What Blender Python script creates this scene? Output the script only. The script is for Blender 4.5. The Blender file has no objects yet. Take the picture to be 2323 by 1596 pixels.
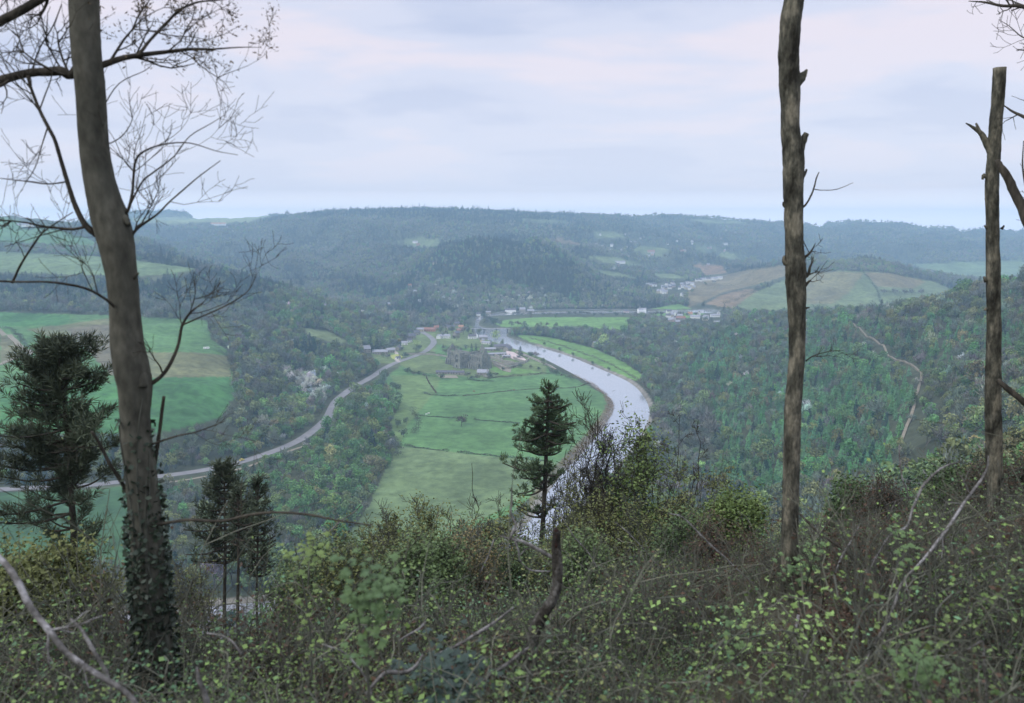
import bpy, bmesh, math, random
import numpy as np
from mathutils import Vector, Matrix

rng = np.random.default_rng(11)
random.seed(5)
S = bpy.context.scene
COL = S.collection

# ------------------------------------------------------------------ camera
CAMH = 200.0
PITCH = math.radians(9.2)
F = 1842.0            # focal length in pixels of a 2323 x 1596 frame
CU, CV = 1161.5, 798.0
cp, sp = math.cos(PITCH), math.sin(PITCH)
cam = bpy.data.cameras.new('camera'); camo = bpy.data.objects.new('camera', cam); COL.objects.link(camo)
camo.location = (0, 0, CAMH); camo.rotation_euler = (math.pi/2 - PITCH, 0, 0)
cam.sensor_width = 36; cam.lens = 36*F/2323.0
cam.clip_start = 0.1; cam.clip_end = 30000
cam.dof.use_dof = True; cam.dof.focus_distance = 400; cam.dof.aperture_fstop = 2.7
S.camera = camo

def ray(u, v):
    x = (u-CU)/F; y = (CV-v)/F
    return np.array([x, cp + y*sp, -sp + y*cp])
def P(u, v, D):
    r = ray(u, v); return np.array([0, 0, CAMH]) + r*(D/r[1])
def PZ(u, v, z):
    r = ray(u, v); t = (z-CAMH)/r[2]; return np.array([r[0]*t, r[1]*t, z])
def proj(x, y, z):
    dz = z-CAMH
    f = y*cp - dz*sp; up = y*sp + dz*cp
    f = np.where(f < 0.01, 0.01, f)
    return CU + F*x/f, CV - F*up/f

# ------------------------------------------------------------------ object helpers
def tag(o, label=None, cat=None, group=None, kind=None):
    if label: o['label'] = label
    if cat: o['category'] = cat
    if group: o['group'] = group
    if kind: o['kind'] = kind
    return o
def mesh_np(name, V, Fc, mats=(), mi=None, smooth=False):
    me = bpy.data.meshes.new(name)
    V = np.asarray(V, dtype=np.float32)
    if isinstance(Fc, np.ndarray):
        n, k = Fc.shape
        me.vertices.add(len(V)); me.vertices.foreach_set('co', V.ravel())
        me.loops.add(n*k); me.loops.foreach_set('vertex_index', Fc.astype(np.int32).ravel())
        me.polygons.add(n); me.polygons.foreach_set('loop_start', np.arange(0, n*k, k, dtype=np.int32))
        me.update(calc_edges=True)
    else:
        me.from_pydata([tuple(map(float, v)) for v in V], [], [list(map(int, f)) for f in Fc]); me.update()
    for m in mats: me.materials.append(m)
    if mi is not None: me.polygons.foreach_set('material_index', np.asarray(mi, dtype=np.int32))
    if smooth: me.polygons.foreach_set('use_smooth', np.ones(len(me.polygons), dtype=bool))
    return me
def link(name, me, parent=None, loc=None):
    o = bpy.data.objects.new(name, me); COL.objects.link(o)
    if parent: o.parent = parent
    if loc is not None: o.location = tuple(map(float, loc))
    return o
def empty(name, loc, rz=0):
    o = bpy.data.objects.new(name, None); COL.objects.link(o)
    o.location = tuple(map(float, loc)); o.rotation_euler = (0, 0, rz); o.empty_display_size = 0.5
    return o

class MB:
    """collects shapes into one mesh"""
    def __init__(s): s.v = []; s.f = []; s.m = []; s.n = 0
    def add(s, V, Fs, mi=0):
        V = np.asarray(V, float).reshape(-1, 3)
        s.v.append(V)
        for f in Fs: s.f.append(tuple(int(i)+s.n for i in f)); s.m.append(mi)
        s.n += len(V)
    def box(s, x0, x1, y0, y1, z0, z1, mi=0):
        s.add([(x0,y0,z0),(x1,y0,z0),(x1,y1,z0),(x0,y1,z0),(x0,y0,z1),(x1,y0,z1),(x1,y1,z1),(x0,y1,z1)],
              [(0,3,2,1),(4,5,6,7),(0,1,5,4),(1,2,6,5),(2,3,7,6),(3,0,4,7)], mi)
    def prism(s, pts, y0, y1, mi=0):
        n = len(pts)
        s.add([(p[0], y0, p[1]) for p in pts]+[(p[0], y1, p[1]) for p in pts],
              [tuple(range(n)), tuple(range(2*n-1, n-1, -1))]+[(i, i+n, (i+1) % n+n, (i+1) % n) for i in range(n)], mi)
    def tube(s, pts, rad, k=6, mi=0, rough=0.0, cap=True):
        pts = np.asarray(pts, float); n = len(pts)
        rad = np.broadcast_to(np.asarray(rad, float), (n,))
        d = np.gradient(pts, axis=0); d /= (np.linalg.norm(d, axis=1, keepdims=True)+1e-9)
        ref = np.array([0.0, 0, 1]) if abs(d[0][2]) < 0.8 else np.array([0.0, 1, 0])
        a = np.cross(d, ref); a /= (np.linalg.norm(a, axis=1, keepdims=True)+1e-9)
        b = np.cross(d, a)
        th = np.arange(k)*2*math.pi/k
        R = rad[:, None]*(1+rough*(rng.random((n, k))-0.5)) if rough else np.repeat(rad[:, None], k, 1)
        V = pts[:, None, :] + R[:, :, None]*(np.cos(th)[None, :, None]*a[:, None, :]+np.sin(th)[None, :, None]*b[:, None, :])
        Fs = []
        for i in range(n-1):
            for j in range(k):
                j2 = (j+1) % k
                Fs.append((i*k+j, i*k+j2, (i+1)*k+j2, (i+1)*k+j))
        if cap: Fs.append(tuple(range(k))[::-1]); Fs.append(tuple((n-1)*k+j for j in range(k)))
        s.add(V.reshape(-1, 3), Fs, mi)
    def quads(s, C, A, B, mi=0):
        """leaf-like quads: centre C, half axes A, B (arrays)"""
        n = len(C)
        if n == 0: return
        V = np.stack([C-A, C+B*0.9-A*0.1, C+A, C-B*0.9-A*0.1], 1).reshape(-1, 3)
        s.v.append(V)
        base = s.n
        for i in range(n):
            s.f.append((base+4*i, base+4*i+1, base+4*i+2, base+4*i+3)); s.m.append(mi if np.isscalar(mi) else int(mi[i]))
        s.n += 4*n
    def mesh(s, name, mats, smooth=False):
        V = np.concatenate(s.v) if s.v else np.zeros((0, 3))
        return mesh_np(name, V, s.f, mats, s.m, smooth)
    def build(s, name, mats, parent=None, loc=None, smooth=False):
        return link(name, s.mesh(name, mats, smooth), parent, loc)

def rand_dirs(n, r=rng):
    d = r.normal(size=(n, 3)); return d/np.linalg.norm(d, axis=1, keepdims=True)

# ------------------------------------------------------------------ materials
def mat(name, base=(0.2,0.2,0.2), rough=0.85, var=0.0, scale=5.0, col2=None, bump=0.0, spec=0.2, coords='Object', detail=5.0, stretch=None, ramp=(0.35, 0.65)):
    m = bpy.data.materials.new(name); m.use_nodes = True
    nt = m.node_tree; N = nt.nodes; L = nt.links
    b = N['Principled BSDF']; b.inputs['Roughness'].default_value = rough
    b.inputs['Specular IOR Level'].default_value = spec
    b.inputs['Base Color'].default_value = (*base, 1)
    if col2 is not None or var or bump:
        tc = N.new('ShaderNodeTexCoord'); mp = N.new('ShaderNodeMapping'); L.new(tc.outputs[coords], mp.inputs['Vector'])
        if stretch: mp.inputs['Scale'].default_value = stretch
        nz = N.new('ShaderNodeTexNoise'); nz.inputs['Scale'].default_value = scale; nz.inputs['Detail'].default_value = detail
        L.new(mp.outputs[0], nz.inputs['Vector'])
        if col2 is None: col2 = tuple(max(0, c*(1-var)) for c in base); base = tuple(min(1, c*(1+var)) for c in base)
        cr = N.new('ShaderNodeValToRGB'); cr.color_ramp.elements[0].position = ramp[0]; cr.color_ramp.elements[1].position = ramp[1]
        cr.color_ramp.elements[0].color = (*base, 1); cr.color_ramp.elements[1].color = (*col2, 1)
        L.new(nz.outputs['Fac'], cr.inputs['Fac']); L.new(cr.outputs['Color'], b.inputs['Base Color'])
        if bump:
            bp = N.new('ShaderNodeBump'); bp.inputs['Strength'].default_value = bump; bp.inputs['Distance'].default_value = 0.03
            L.new(nz.outputs['Fac'], bp.inputs['Height']); L.new(bp.outputs[0], b.inputs['Normal'])
    return m
def tint_mat(name, fallback, rough=0.9, trans=0.0):
    """foliage whose base colour is the tree's own leaf colour, with a little noise"""
    m = bpy.data.materials.new(name); m.use_nodes = True
    nt = m.node_tree; N = nt.nodes; L = nt.links; b = N['Principled BSDF']
    b.inputs['Roughness'].default_value = rough; b.inputs['Specular IOR Level'].default_value = 0.15
    at = N.new('ShaderNodeAttribute'); at.attribute_type = 'INSTANCER'; at.attribute_name = 'tint'
    geo = N.new('ShaderNodeTexCoord'); nz = N.new('ShaderNodeTexNoise'); nz.inputs['Scale'].default_value = 0.6; nz.inputs['Detail'].default_value = 3
    L.new(geo.outputs['Object'], nz.inputs['Vector'])
    mr = N.new('ShaderNodeMapRange'); mr.inputs[1].default_value = 0.3; mr.inputs[2].default_value = 0.7; mr.inputs[3].default_value = 0.6; mr.inputs[4].default_value = 1.45
    L.new(nz.outputs['Fac'], mr.inputs[0])
    vm = N.new('ShaderNodeVectorMath'); vm.operation = 'SCALE'
    L.new(at.outputs['Color'], vm.inputs[0]); L.new(mr.outputs[0], vm.inputs['Scale']); L.new(vm.outputs[0], b.inputs['Base Color'])
    return m
M_CROWN = tint_mat('tree_foliage', (0.08, 0.1, 0.05))
M_TRUNKFAR = mat('tree_bark_far', (0.07, 0.06, 0.045))

# ------------------------------------------------------------------ terrain shape
# (u, v, distance, wooded)  traced points on the ground; wooded points are lowered by the trees' height
T = [
 # left hill with fields
 (-300,485,2700,0),(0,492,2600,0),(120,500,2500,1),(220,530,2300,1),(330,545,2000,1),(420,585,1750,1),(500,605,1600,1),(640,645,1500,1),(740,690,1450,1),(860,742,1370,1),(900,768,1330,1),
 (-300,545,2150,0),(0,545,2150,0),(150,550,2050,0),(0,575,1800,0),(200,582,1750,0),(-300,600,1650,0),(0,618,1550,0),(240,618,1500,0),(430,618,1520,0),
 (0,660,1350,1),(300,660,1350,1),(500,660,1380,1),(-300,710,1180,0),(0,708,1180,0),(240,715,1150,0),(450,725,1130,0),(620,740,1200,1),(760,760,1230,1),
 (0,800,920,0),(200,800,900,0),(400,800,900,0),(480,800,930,0),(620,820,980,1),(760,830,1020,1),
 (-300,870,800,0),(0,870,780,0),(250,880,760,0),(500,880,790,0),(640,900,850,1),(0,960,670,0),(350,965,665,0),(480,950,700,0),(560,960,740,1),(0,1040,610,1),(350,1030,640,1),(500,1010,680,1),
 # hidden valley behind the left hill
 (0,520,3300,0),(300,560,2500,0),(500,640,2000,0),(640,700,1850,0),(740,715,1720,0),
 # far left ridge
 (340,512,3700,1),(500,522,3600,1),(420,560,3200,1),(520,600,2700,1),(620,640,2200,1),(200,512,3800,1),(-300,510,3800,1),
 (0,487,4900,0),(300,482,4950,0),(420,478,5000,0),(620,484,4950,0),(300,500,4300,0),(500,502,4250,0),(-300,487,4900,0),
 # big hill
 (560,505,3700,1),(630,488,3600,1),(700,481,3500,1),(900,478,3400,1),(1010,475,3400,1),(1200,486,3600,1),(1380,490,3900,1),(1500,491,4300,0),(1600,496,4500,0),
 (600,540,3100,1),(700,560,2750,1),(800,530,3000,1),(900,520,3000,1),(1000,510,3100,1),(700,640,2150,1),(800,650,2100,1),(900,600,2400,1),(1000,560,2700,1),(1150,505,3150,1),(1300,510,3300,1),
 (780,700,1850,1),(860,700,1830,1),
 # wooded bump in the middle
 (1130,532,2380,1),(1060,545,2320,1),(1220,545,2330,1),(1300,600,2150,1),(1310,680,1900,1),(950,620,2150,1),(880,680,1900,1),(1130,620,2050,1),(1130,690,1820,1),(1000,690,1820,1),(1250,690,1840,1),(1130,560,2700,0),(960,580,2600,0),(1300,575,2600,0),
 # valley to the right
 (1400,690,1830,1),(1400,650,2250,1),(1400,600,2600,1),(1400,540,3150,1),(1550,650,2300,0),(1550,600,2750,1),(1550,550,3300,1),(1500,520,3700,1),(1640,640,2400,0),(1620,590,2800,1),
 (1700,505,4500,1),(1790,511,4600,1),(1920,500,4700,1),(2050,511,4700,1),(2200,518,4700,1),(2323,525,4600,1),(2700,530,4600,1),
 (1700,560,3400,1),(1900,545,3700,1),(2100,570,3400,1),(2200,610,3000,1),(2323,600,3100,1),(2150,535,4100,1),(2700,600,3200,1),
 # round hill with fields
 (1900,575,2330,1),(1980,582,2280,1),(1820,588,2330,1),(1750,610,2280,0),(1900,618,2100,0),(1700,645,2180,0),(2050,615,2180,0),(2150,660,2050,0),(1900,690,1800,0),(1780,690,1800,0),(1660,690,1850,0),(2050,690,1850,0),(1900,640,2650,0),(2100,660,2500,0),(1560,690,1850,0),
 # near right hill
 (1640,750,1430,1),(1700,712,1380,1),(1780,697,1300,1),(1900,690,1200,1),(1960,684,1160,1),(2050,690,1100,1),(2150,657,1000,1),(2323,630,850,1),(2600,590,750,1),
 (1700,760,1150,1),(1600,800,1150,1),(1520,930,830,1),(1600,900,880,1),(1700,850,910,1),(1800,900,770,1),(1800,800,950,1),(2000,900,650,1),(2000,800,820,1),(2200,900,500,1),(2200,800,650,1),(2323,900,400,1),(2323,760,600,1),
 (2000,1000,520,1),(1800,1000,600,1),(1650,1000,680,1),(1550,1010,700,1),(1700,1100,520,1),(1900,1080,450,1),(2100,1050,400,1),(2250,1050,320,1),(2600,900,300,1),(2600,760,450,1),
 (1700,720,1700,0),(1900,720,1560,0),(2100,730,1450,0),(2323,740,1300,0),
]
ctl = []
for u, v, D, w in T:
    p = P(u, v, D); ctl.append((p[0], p[1], max(3.0, p[2]-(8.5 if w else 0))))
def ctl_xyz(u, D, z):
    ctl.append((D*(u-CU)/F*1.0, D, z))
for u, prof in ((-200, ((80,142),(150,98),(265,30),(330,6))), (300, ((80,143),(150,99),(265,32),(330,6))), (800, ((80,146),(150,103),(275,34),(350,6))), (1250, ((80,147),(150,106),(290,36),(380,6))),
                (1600, ((80,152),(150,118),(300,52),(430,10))), (1900, ((80,160),(150,132),(300,72))), (2250, ((80,170),(150,150),(220,128))), (2700, ((80,178),(150,165)))):
    for D, z in prof: ctl_xyz(u, D, z)
for azd in (-160,-110,-60,60,110,160,180):
    for r_, z_ in ((80,190 if abs(azd) > 60 else 165),(400,205),(1500,225),(6000,225)):
        a_ = math.radians(azd)
        zz = z_ if abs(azd) > 60 else (z_*0.7 if azd < 0 else z_*0.85)
        ctl.append((r_*math.sin(a_), r_*math.cos(a_), zz))
for azd in range(-36, 40, 8):
    a_ = math.radians(azd)
    for r_, z_ in ((5320, 120), (8000, 90)): ctl.append((r_*math.sin(a_), r_*math.cos(a_), z_))
ctl = np.array(ctl)
cA = np.arctan2(ctl[:, 0], ctl[:, 1]); cR = np.log(np.hypot(ctl[:, 0], ctl[:, 1]))
K = np.hypot(cA[:, None]-cA[None], cR[:, None]-cR[None])
n_ = len(ctl)
Amat = np.zeros((n_+1, n_+1)); Amat[:n_, :n_] = K - 0.004*np.eye(n_); Amat[:n_, n_] = 1; Amat[n_, :n_] = 1
W = np.linalg.solve(Amat, np.append(ctl[:, 2], 0))
def rbf(az, lr):
    out = np.full(az.shape, W[n_])
    for i in range(n_): out += W[i]*np.hypot(az-cA[i], lr-cR[i])
    return out

def uvpoly(pts, z=3.0): return np.array([PZ(u, v, z)[:2] for u, v in pts])
def inside(px, py, poly):
    c = np.zeros(px.shape, bool); n = len(poly)
    for i in range(n):
        x0, y0 = poly[i]; x1, y1 = poly[(i+1) % n]
        if y0 == y1: continue
        t = ((y0 > py) != (y1 > py)) & (px < (x1-x0)*(py-y0)/(y1-y0)+x0)
        c ^= t
    return c
def dist_line(px, py, pts, closed=True):
    d = np.full(px.shape, 1e9); n = len(pts)
    for i in range(n if closed else n-1):
        x0, y0 = pts[i]; x1, y1 = pts[(i+1) % n]
        dx, dy = x1-x0, y1-y0
        t = np.clip(((px-x0)*dx+(py-y0)*dy)/(dx*dx+dy*dy+1e-9), 0, 1)
        d = np.minimum(d, np.hypot(px-x0-t*dx, py-y0-t*dy))
    return d
def smooth_closed(pts, k=4):
    pts = np.asarray(pts, float); n = len(pts); out = []
    for i in range(n):
        p0, p1, p2, p3 = pts[i-1], pts[i], pts[(i+1) % n], pts[(i+2) % n]
        for t in np.arange(k)/k:
            out.append(0.5*((2*p1)+(-p0+p2)*t+(2*p0-5*p1+4*p2-p3)*t*t+(-p0+3*p1-3*p2+p3)*t**3))
    return np.array(out)
def smooth_open(pts, k=5):
    pts = np.asarray(pts, float); n = len(pts)
    if n < 3: return pts
    ext = np.vstack([2*pts[0]-pts[1], pts, 2*pts[-1]-pts[-2]]); out = []
    for i in range(1, n):
        p0, p1, p2, p3 = ext[i-1], ext[i], ext[i+1], ext[i+2]
        for t in np.arange(k)/k:
            out.append(0.5*((2*p1)+(-p0+p2)*t+(2*p0-5*p1+4*p2-p3)*t*t+(-p0+3*p1-3*p2+p3)*t**3))
    out.append(pts[-1]); return np.array(out)
def sstep(x): x = np.clip(x, 0, 1); return x*x*(3-2*x)

FLOOR = uvpoly([(-400,1110),(0,1098),(370,1080),(560,1050),(690,985),(760,905),(870,840),(930,800),(940,765),(1000,742),(1060,725),(1080,709),(1300,700),(1560,695),(1640,728),(1560,755),(1470,790),(1500,850),(1530,930),(1500,1000),(1420,1100),(1300,1240),(1200,1330),(950,1410),(600,1465),(0,1530),(-400,1570)])
RIV_L = [(1385,905),(1392,930),(1375,960),(1345,1000),(1290,1060),(1245,1115),(1200,1185),(1100,1265),(950,1315),(800,1345),(500,1375),(0,1420),(-500,1460)]
RIV_R = [(-500,1550),(0,1505),(400,1465),(650,1435),(950,1385),(1150,1310),(1260,1220),(1335,1130),(1400,1060),(1438,1010),(1466,965),(1473,930),(1457,895),(1423,865),(1356,835),(1290,808),(1210,783),(1152,765),(1153,753),(1148,746),(1108,746),(1090,741),(1087,731),(1110,720.5),(1200,715),(1350,713.5),(1500,713),(1620,712)]
RIV_U = [(1620,703),(1500,706),(1350,706.5),(1200,709),(1102,715),(1082,723),(1078,738),(1077,750),(1080,768),(1105,772),(1135,782),(1180,797),(1230,813),(1290,843),(1345,875)]
RIVER = smooth_closed(uvpoly(RIV_L+RIV_R+RIV_U, 0.0), 3)
ROADP = [(-300,1140),(0,1112),(200,1102),(370,1081),(460,1068),(560,1045),(640,1018),(700,986),(740,952),(762,912),(795,884),(840,858),(880,832),(920,816),(955,803),(977,788),(984,774),(972,762),(958,753),(962,744)]

_r = rng.random((40, 3))
def fbm(x, y, wl, octs=4, seed=0):
    rr = np.random.default_rng(100+seed); o = np.zeros(np.shape(x)); amp = 1; tot = 0
    for k in range(octs):
        for j in range(4):
            a = rr.random()*2*math.pi; ph = rr.random()*6.28; w = wl*(0.8+0.5*rr.random())
            o = o+amp*np.sin((x*math.cos(a)+y*math.sin(a))*2*math.pi/w+ph+1.3*np.sin((x*math.sin(a)-y*math.cos(a))*2*math.pi/(w*1.7)+ph*2))
        tot += amp*2; wl *= 0.47; amp *= 0.55
    return o/tot

NP_T = [-9000,-2000,-200,-40,-5,0,3,6,10,14,20,30,60,100,150]
NP_Z = [230,230,214,205,199.2,198.25,197.5,196.15,194.15,191.9,187.6,180,158,134,105]
def near(x, y):
    t = y
    z = np.interp(t, NP_T, NP_Z)
    s_ = np.clip(x, -14, 30)
    z = z + s_*np.where(s_ > 0, 0.28, 0.06)*sstep((t-1)/8)*sstep((200-t)/100)
    z = z + 0.13*fbm(x, y, 3.5, 3, 1) + 0.2*fbm(x, y, 14, 2, 2)*sstep(y/8)
    return z
def height_raw(x, y):
    r = np.hypot(x, y); az = np.arctan2(x, y); lr = np.log(np.maximum(r, 1.0))
    z = rbf(az, lr)
    rdg = 1-np.abs(fbm(x, y, 900, 3, 41))*2.2
    z = z + 5*fbm(x, y, 420, 4, 3)*sstep((r-900)/1200) + 44*(rdg-0.55)*sstep((r-1900)/700)*sstep((240-z)/90)*sstep((z-15)/50) + 3.5*fbm(x, y, 110, 3, 4)*sstep((r-250)/400)
    z = np.maximum(z, 3.0)
    d = dist_line(x, y, FLOOR); ins = inside(x, y, FLOOR)
    zf = 3.0 + 0.5*fbm(x, y, 160, 2, 6)
    k = np.where(ins, 0, sstep(d/90.0)); z = zf + (z-zf)*k
    w = sstep((np.log(np.maximum(r, 1))-math.log(45))/(math.log(130)-math.log(45)))
    z = z*w + near(x, y)*(1-w)
    dr = dist_line(x, y, RIVER); ri = inside(x, y, RIVER)
    sd = np.where(ri, -dr, dr)
    carve = -2.5 + sstep((sd+7)/15.0)*(5.5)
    z = np.where((sd < 8) & (z < 40), np.minimum(z, carve+(z-3)*sstep(sd/8)), z)
    return z
rows = np.concatenate([np.exp(np.linspace(math.log(0.4), math.log(60), 170, endpoint=False)), np.exp(np.linspace(math.log(60), math.log(350), 90, endpoint=False)),
                       np.exp(np.linspace(math.log(350), math.log(2600), 560, endpoint=False)), np.exp(np.linspace(math.log(2600), math.log(5450), 105))])
colsA = np.concatenate([np.radians(np.linspace(-180, -42, 24, endpoint=False)), np.radians(np.linspace(-42, 42, 720)), np.radians(np.linspace(42, 180, 25)[1:])])
RR, AA = np.meshgrid(rows, colsA, indexing='ij')
GX = RR*np.sin(AA); GY = RR*np.cos(AA)
GZ = height_raw(GX, GY)
lrows = np.log(rows)
def height(x, y):
    x = np.asarray(x, float); y = np.asarray(y, float)
    lr = np.log(np.maximum(np.hypot(x, y), 0.41)); az = np.arctan2(x, y)
    i = np.clip(np.interp(lr, lrows, np.arange(len(rows))), 0, len(rows)-1.001); j = np.clip(np.interp(az, colsA, np.arange(len(colsA))), 0, len(colsA)-1.001)
    i0 = i.astype(int); j0 = j.astype(int); a = i-i0; b = j-j0
    return (GZ[i0, j0]*(1-a)*(1-b)+GZ[i0+1, j0]*a*(1-b)+GZ[i0, j0+1]*(1-a)*b+GZ[i0+1, j0+1]*a*b)
# slope of the sight line to each grid point, running maximum = what the hills hide
SL = (GZ-CAMH)/RR; HMAX = np.maximum.accumulate(np.where(RR > 60, SL, -9), axis=0)
def seen(x, y, z):
    lr = np.log(np.maximum(np.hypot(x, y), 0.41)); az = np.arctan2(x, y)
    i = np.clip(np.interp(lr, lrows, np.arange(len(rows))), 0, len(rows)-1).astype(int); j = np.clip(np.interp(az, colsA, np.arange(len(colsA))), 0, len(colsA)-1).astype(int)
    return (z-CAMH)/np.hypot(x, y) > HMAX[i, j]-0.0006
def hit(u, v, dmin=200, dmax=8500):
    r = ray(u, v); D = np.exp(np.linspace(math.log(dmin), math.log(dmax), 2500))
    x = r[0]/r[1]*D; z = CAMH+r[2]/r[1]*D
    b = z < height(x, D)
    k = int(np.argmax(b)) if b.any() else len(D)-1
    return np.array([x[k], D[k], float(height(x[k], D[k]))])

# ------------------------------------------------------------------ what grows where, traced as outlines on the land
G_DEEP=(0.052,0.175,0.062); G_MID=(0.075,0.19,0.075); G_PALE=(0.108,0.195,0.10); G_BRIGHT=(0.11,0.26,0.075); TAN=(0.125,0.165,0.09); PLOUGH=(0.21,0.155,0.125); RED=(0.16,0.135,0.095); FARG=(0.115,0.185,0.095)
FIELDS = [  # outline, colour, nearest, farthest
 ([(880,852),(935,812),(985,790),(990,770),(1040,768),(1190,800),(1240,830),(1300,858),(1375,898),(1386,930),(1362,968),(1328,1008),(1275,1062),(1225,1112),(1160,1165),(1000,1225),(860,1250),(780,1230),(840,1140),(868,1080),(905,1010),(885,960),(915,905),(870,870)], G_MID, 380, 1500),
 ([(905,1012),(1000,1022),(1080,1033),(1170,1040),(1260,1050),(1200,1120),(1120,1165),(1000,1215),(860,1250),(780,1230),(840,1140),(868,1080)], G_PALE, 380, 800),
 ([(885,852),(960,852),(1000,858),(985,895),(945,940),(925,965),(912,1000),(900,1005),(885,960),(915,905)], (0.095,0.185,0.075), 600, 1300),
 ([(912,840),(1010,820),(1030,845),(960,850)], G_DEEP, 800, 1500),
 ([(1170,760),(1210,762),(1260,768),(1350,792),(1410,820),(1456,850),(1450,866),(1400,850),(1340,825),(1270,800),(1205,778)], G_BRIGHT, 900, 1700),
 ([(1120,734),(1150,726),(1220,720),(1430,720),(1420,752),(1370,748),(1330,740),(1250,742),(1180,742),(1140,742)], G_BRIGHT, 1200, 1800),
 ([(0,518),(115,518),(215,545),(215,558),(100,552),(-300,550),(-300,520)], G_MID, 1500, 3000),
 ([(-300,490),(0,492),(50,500),(35,515),(-300,515)], G_MID, 1800, 3400),
 ([(-300,568),(0,571),(240,583),(330,594),(450,611),(410,620),(310,628),(0,618),(-300,615)], G_PALE, 1200, 2400),
 ([(-300,708),(0,709),(250,716),(470,727),(478,770),(520,800),(527,855),(537,890),(500,948),(400,975),(330,985),(0,985),(-300,985)], G_MID, 560, 1300),
 ([(0,709),(160,716),(150,738),(0,742)], G_DEEP, 560, 1300),
 ([(60,748),(250,722),(310,735),(320,800),(440,800),(520,808),(524,855),(380,858),(330,865),(250,850),(200,790),(130,770)], TAN, 560, 1300),
 ([(150,745),(250,735),(300,790),(330,850),(250,850)], (0.125,0.14,0.10), 560, 1300),
 ([(330,858),(524,855),(537,890),(500,948),(400,975),(330,985),(0,985),(0,880),(250,870)], G_DEEP, 560, 1300),
 ([(0,760),(25,765),(70,800),(0,830)], (0.12,0.15,0.09), 560, 1300),
 ([(900,548),(950,540),(1000,545),(990,560),(940,560)], FARG, 2000, 3300),
 ([(1330,580),(1400,584),(1440,596),(1500,600),(1440,604),(1370,596)], FARG, 2000, 3300),
 ([(1430,563),(1470,558),(1520,566),(1500,580),(1460,578)], FARG, 2000, 3800),
 ([(1340,525),(1400,528),(1420,540),(1350,540)], FARG, 2000, 4000), ([(1570,560),(1610,556),(1640,566),(1600,572)], FARG, 2000, 4200),
 ([(1240,540),(1290,545),(1320,556),(1270,552)], (0.14,0.13,0.095), 2000, 4000),
 ([(1620,575),(1660,572),(1700,585),(1650,590)], FARG, 2000, 4200),
 ([(1480,620),(1530,622),(1560,632),(1500,632)], FARG, 1900, 3200),
 ([(1350,612),(1400,618),(1450,634),(1380,626)], FARG, 1900, 3200),
 ([(1180,498),(1260,500),(1300,506),(1220,505)], FARG, 2500, 4500),
 ([(1570,600),(1640,605),(1650,620),(1600,625)], RED, 2000, 3300),
 ([(1560,640),(1640,625),(1700,612),(1790,600),(1790,625),(1700,650),(1640,665),(1560,700)], (0.14,0.145,0.09), 1600, 3000),
 ([(1660,690),(1720,660),(1790,632),(1900,615),(1990,617),(2120,640),(2165,660),(2060,680),(2000,692),(1900,700),(1780,705),(1700,705)], FARG, 1500, 2700),
 ([(1600,690),(1640,668),(1700,655),(1720,660),(1660,700)], (0.165,0.15,0.10), 1500, 2700),
 ([(1800,620),(1900,616),(1960,620),(1930,660),(1890,690),(1800,690)], (0.145,0.17,0.095), 1500, 2700),
 ([(1960,618),(2020,620),(2100,640),(2070,655),(1990,650)], (0.155,0.165,0.095), 1500, 2700),
 ([(840,800),(900,785),(960,750),(1060,738),(1150,760),(1240,820),(1240,850),(1100,860),(1000,850),(940,845),(905,825),(860,825)], (0.10,0.17,0.075), 900, 1700),
 ([(990,782),(1060,790),(1060,812),(1010,822),(985,800)], G_MID, 900, 1700),
 ([(1060,790),(1120,790),(1110,800),(1060,805)], G_BRIGHT, 900, 1700),
 ([(1110,835),(1150,832),(1230,845),(1130,852)], G_BRIGHT, 900, 1700),
 ([(1480,700),(1540,690),(1600,712),(1560,722),(1480,716)], G_BRIGHT, 1500, 2200),
 ([(300,495),(440,492),(620,488),(560,505),(420,508),(300,504)], (0.17,0.26,0.14), 3850, 7600),
 ([(-300,488),(120,490),(200,498),(160,505),(-300,505)], (0.17,0.24,0.14), 3850, 7600),
 ([(1560,497),(1660,500),(1700,508),(1600,506)], FARG, 3500, 5500),
 ([(2060,600),(2323,590),(2323,625),(2200,628),(2120,615)], (0.11,0.2,0.1), 2300, 3500),
 ([(690,745),(740,750),(790,775),(770,780),(700,762)], FARG, 900, 1400),
 ([(-200,1120),(0,1118),(200,1112),(360,1096),(380,1120),(330,1200),(280,1300),(200,1315),(-200,1340)], (0.042,0.115,0.055), 380, 640),
]
gu, gv = proj(GX, GY, GZ)
colr = np.zeros(GX.shape+(3,)); colr[:] = (0.060, 0.070, 0.038)
n1 = fbm(GX, GY, 260, 4, 9)[..., None]
colr *= 1+0.25*n1
FK = np.array((1.12, 0.90, 0.76))
fieldm = np.zeros(GX.shape, bool)
for pts, c, d0, d1 in FIELDS:
    sel = (GY > d0) & (GY < d1) & (gu > -400) & (gu < 2700)
    idx = np.nonzero(sel)
    jit = 2.0
    k = inside(gu[idx]+jit*fbm(GX[idx], GY[idx], 30, 2, 12), gv[idx], np.array(pts, float))
    idx = (idx[0][k], idx[1][k]); colr[idx] = np.array(c)*FK; fieldm[idx] = True
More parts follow.
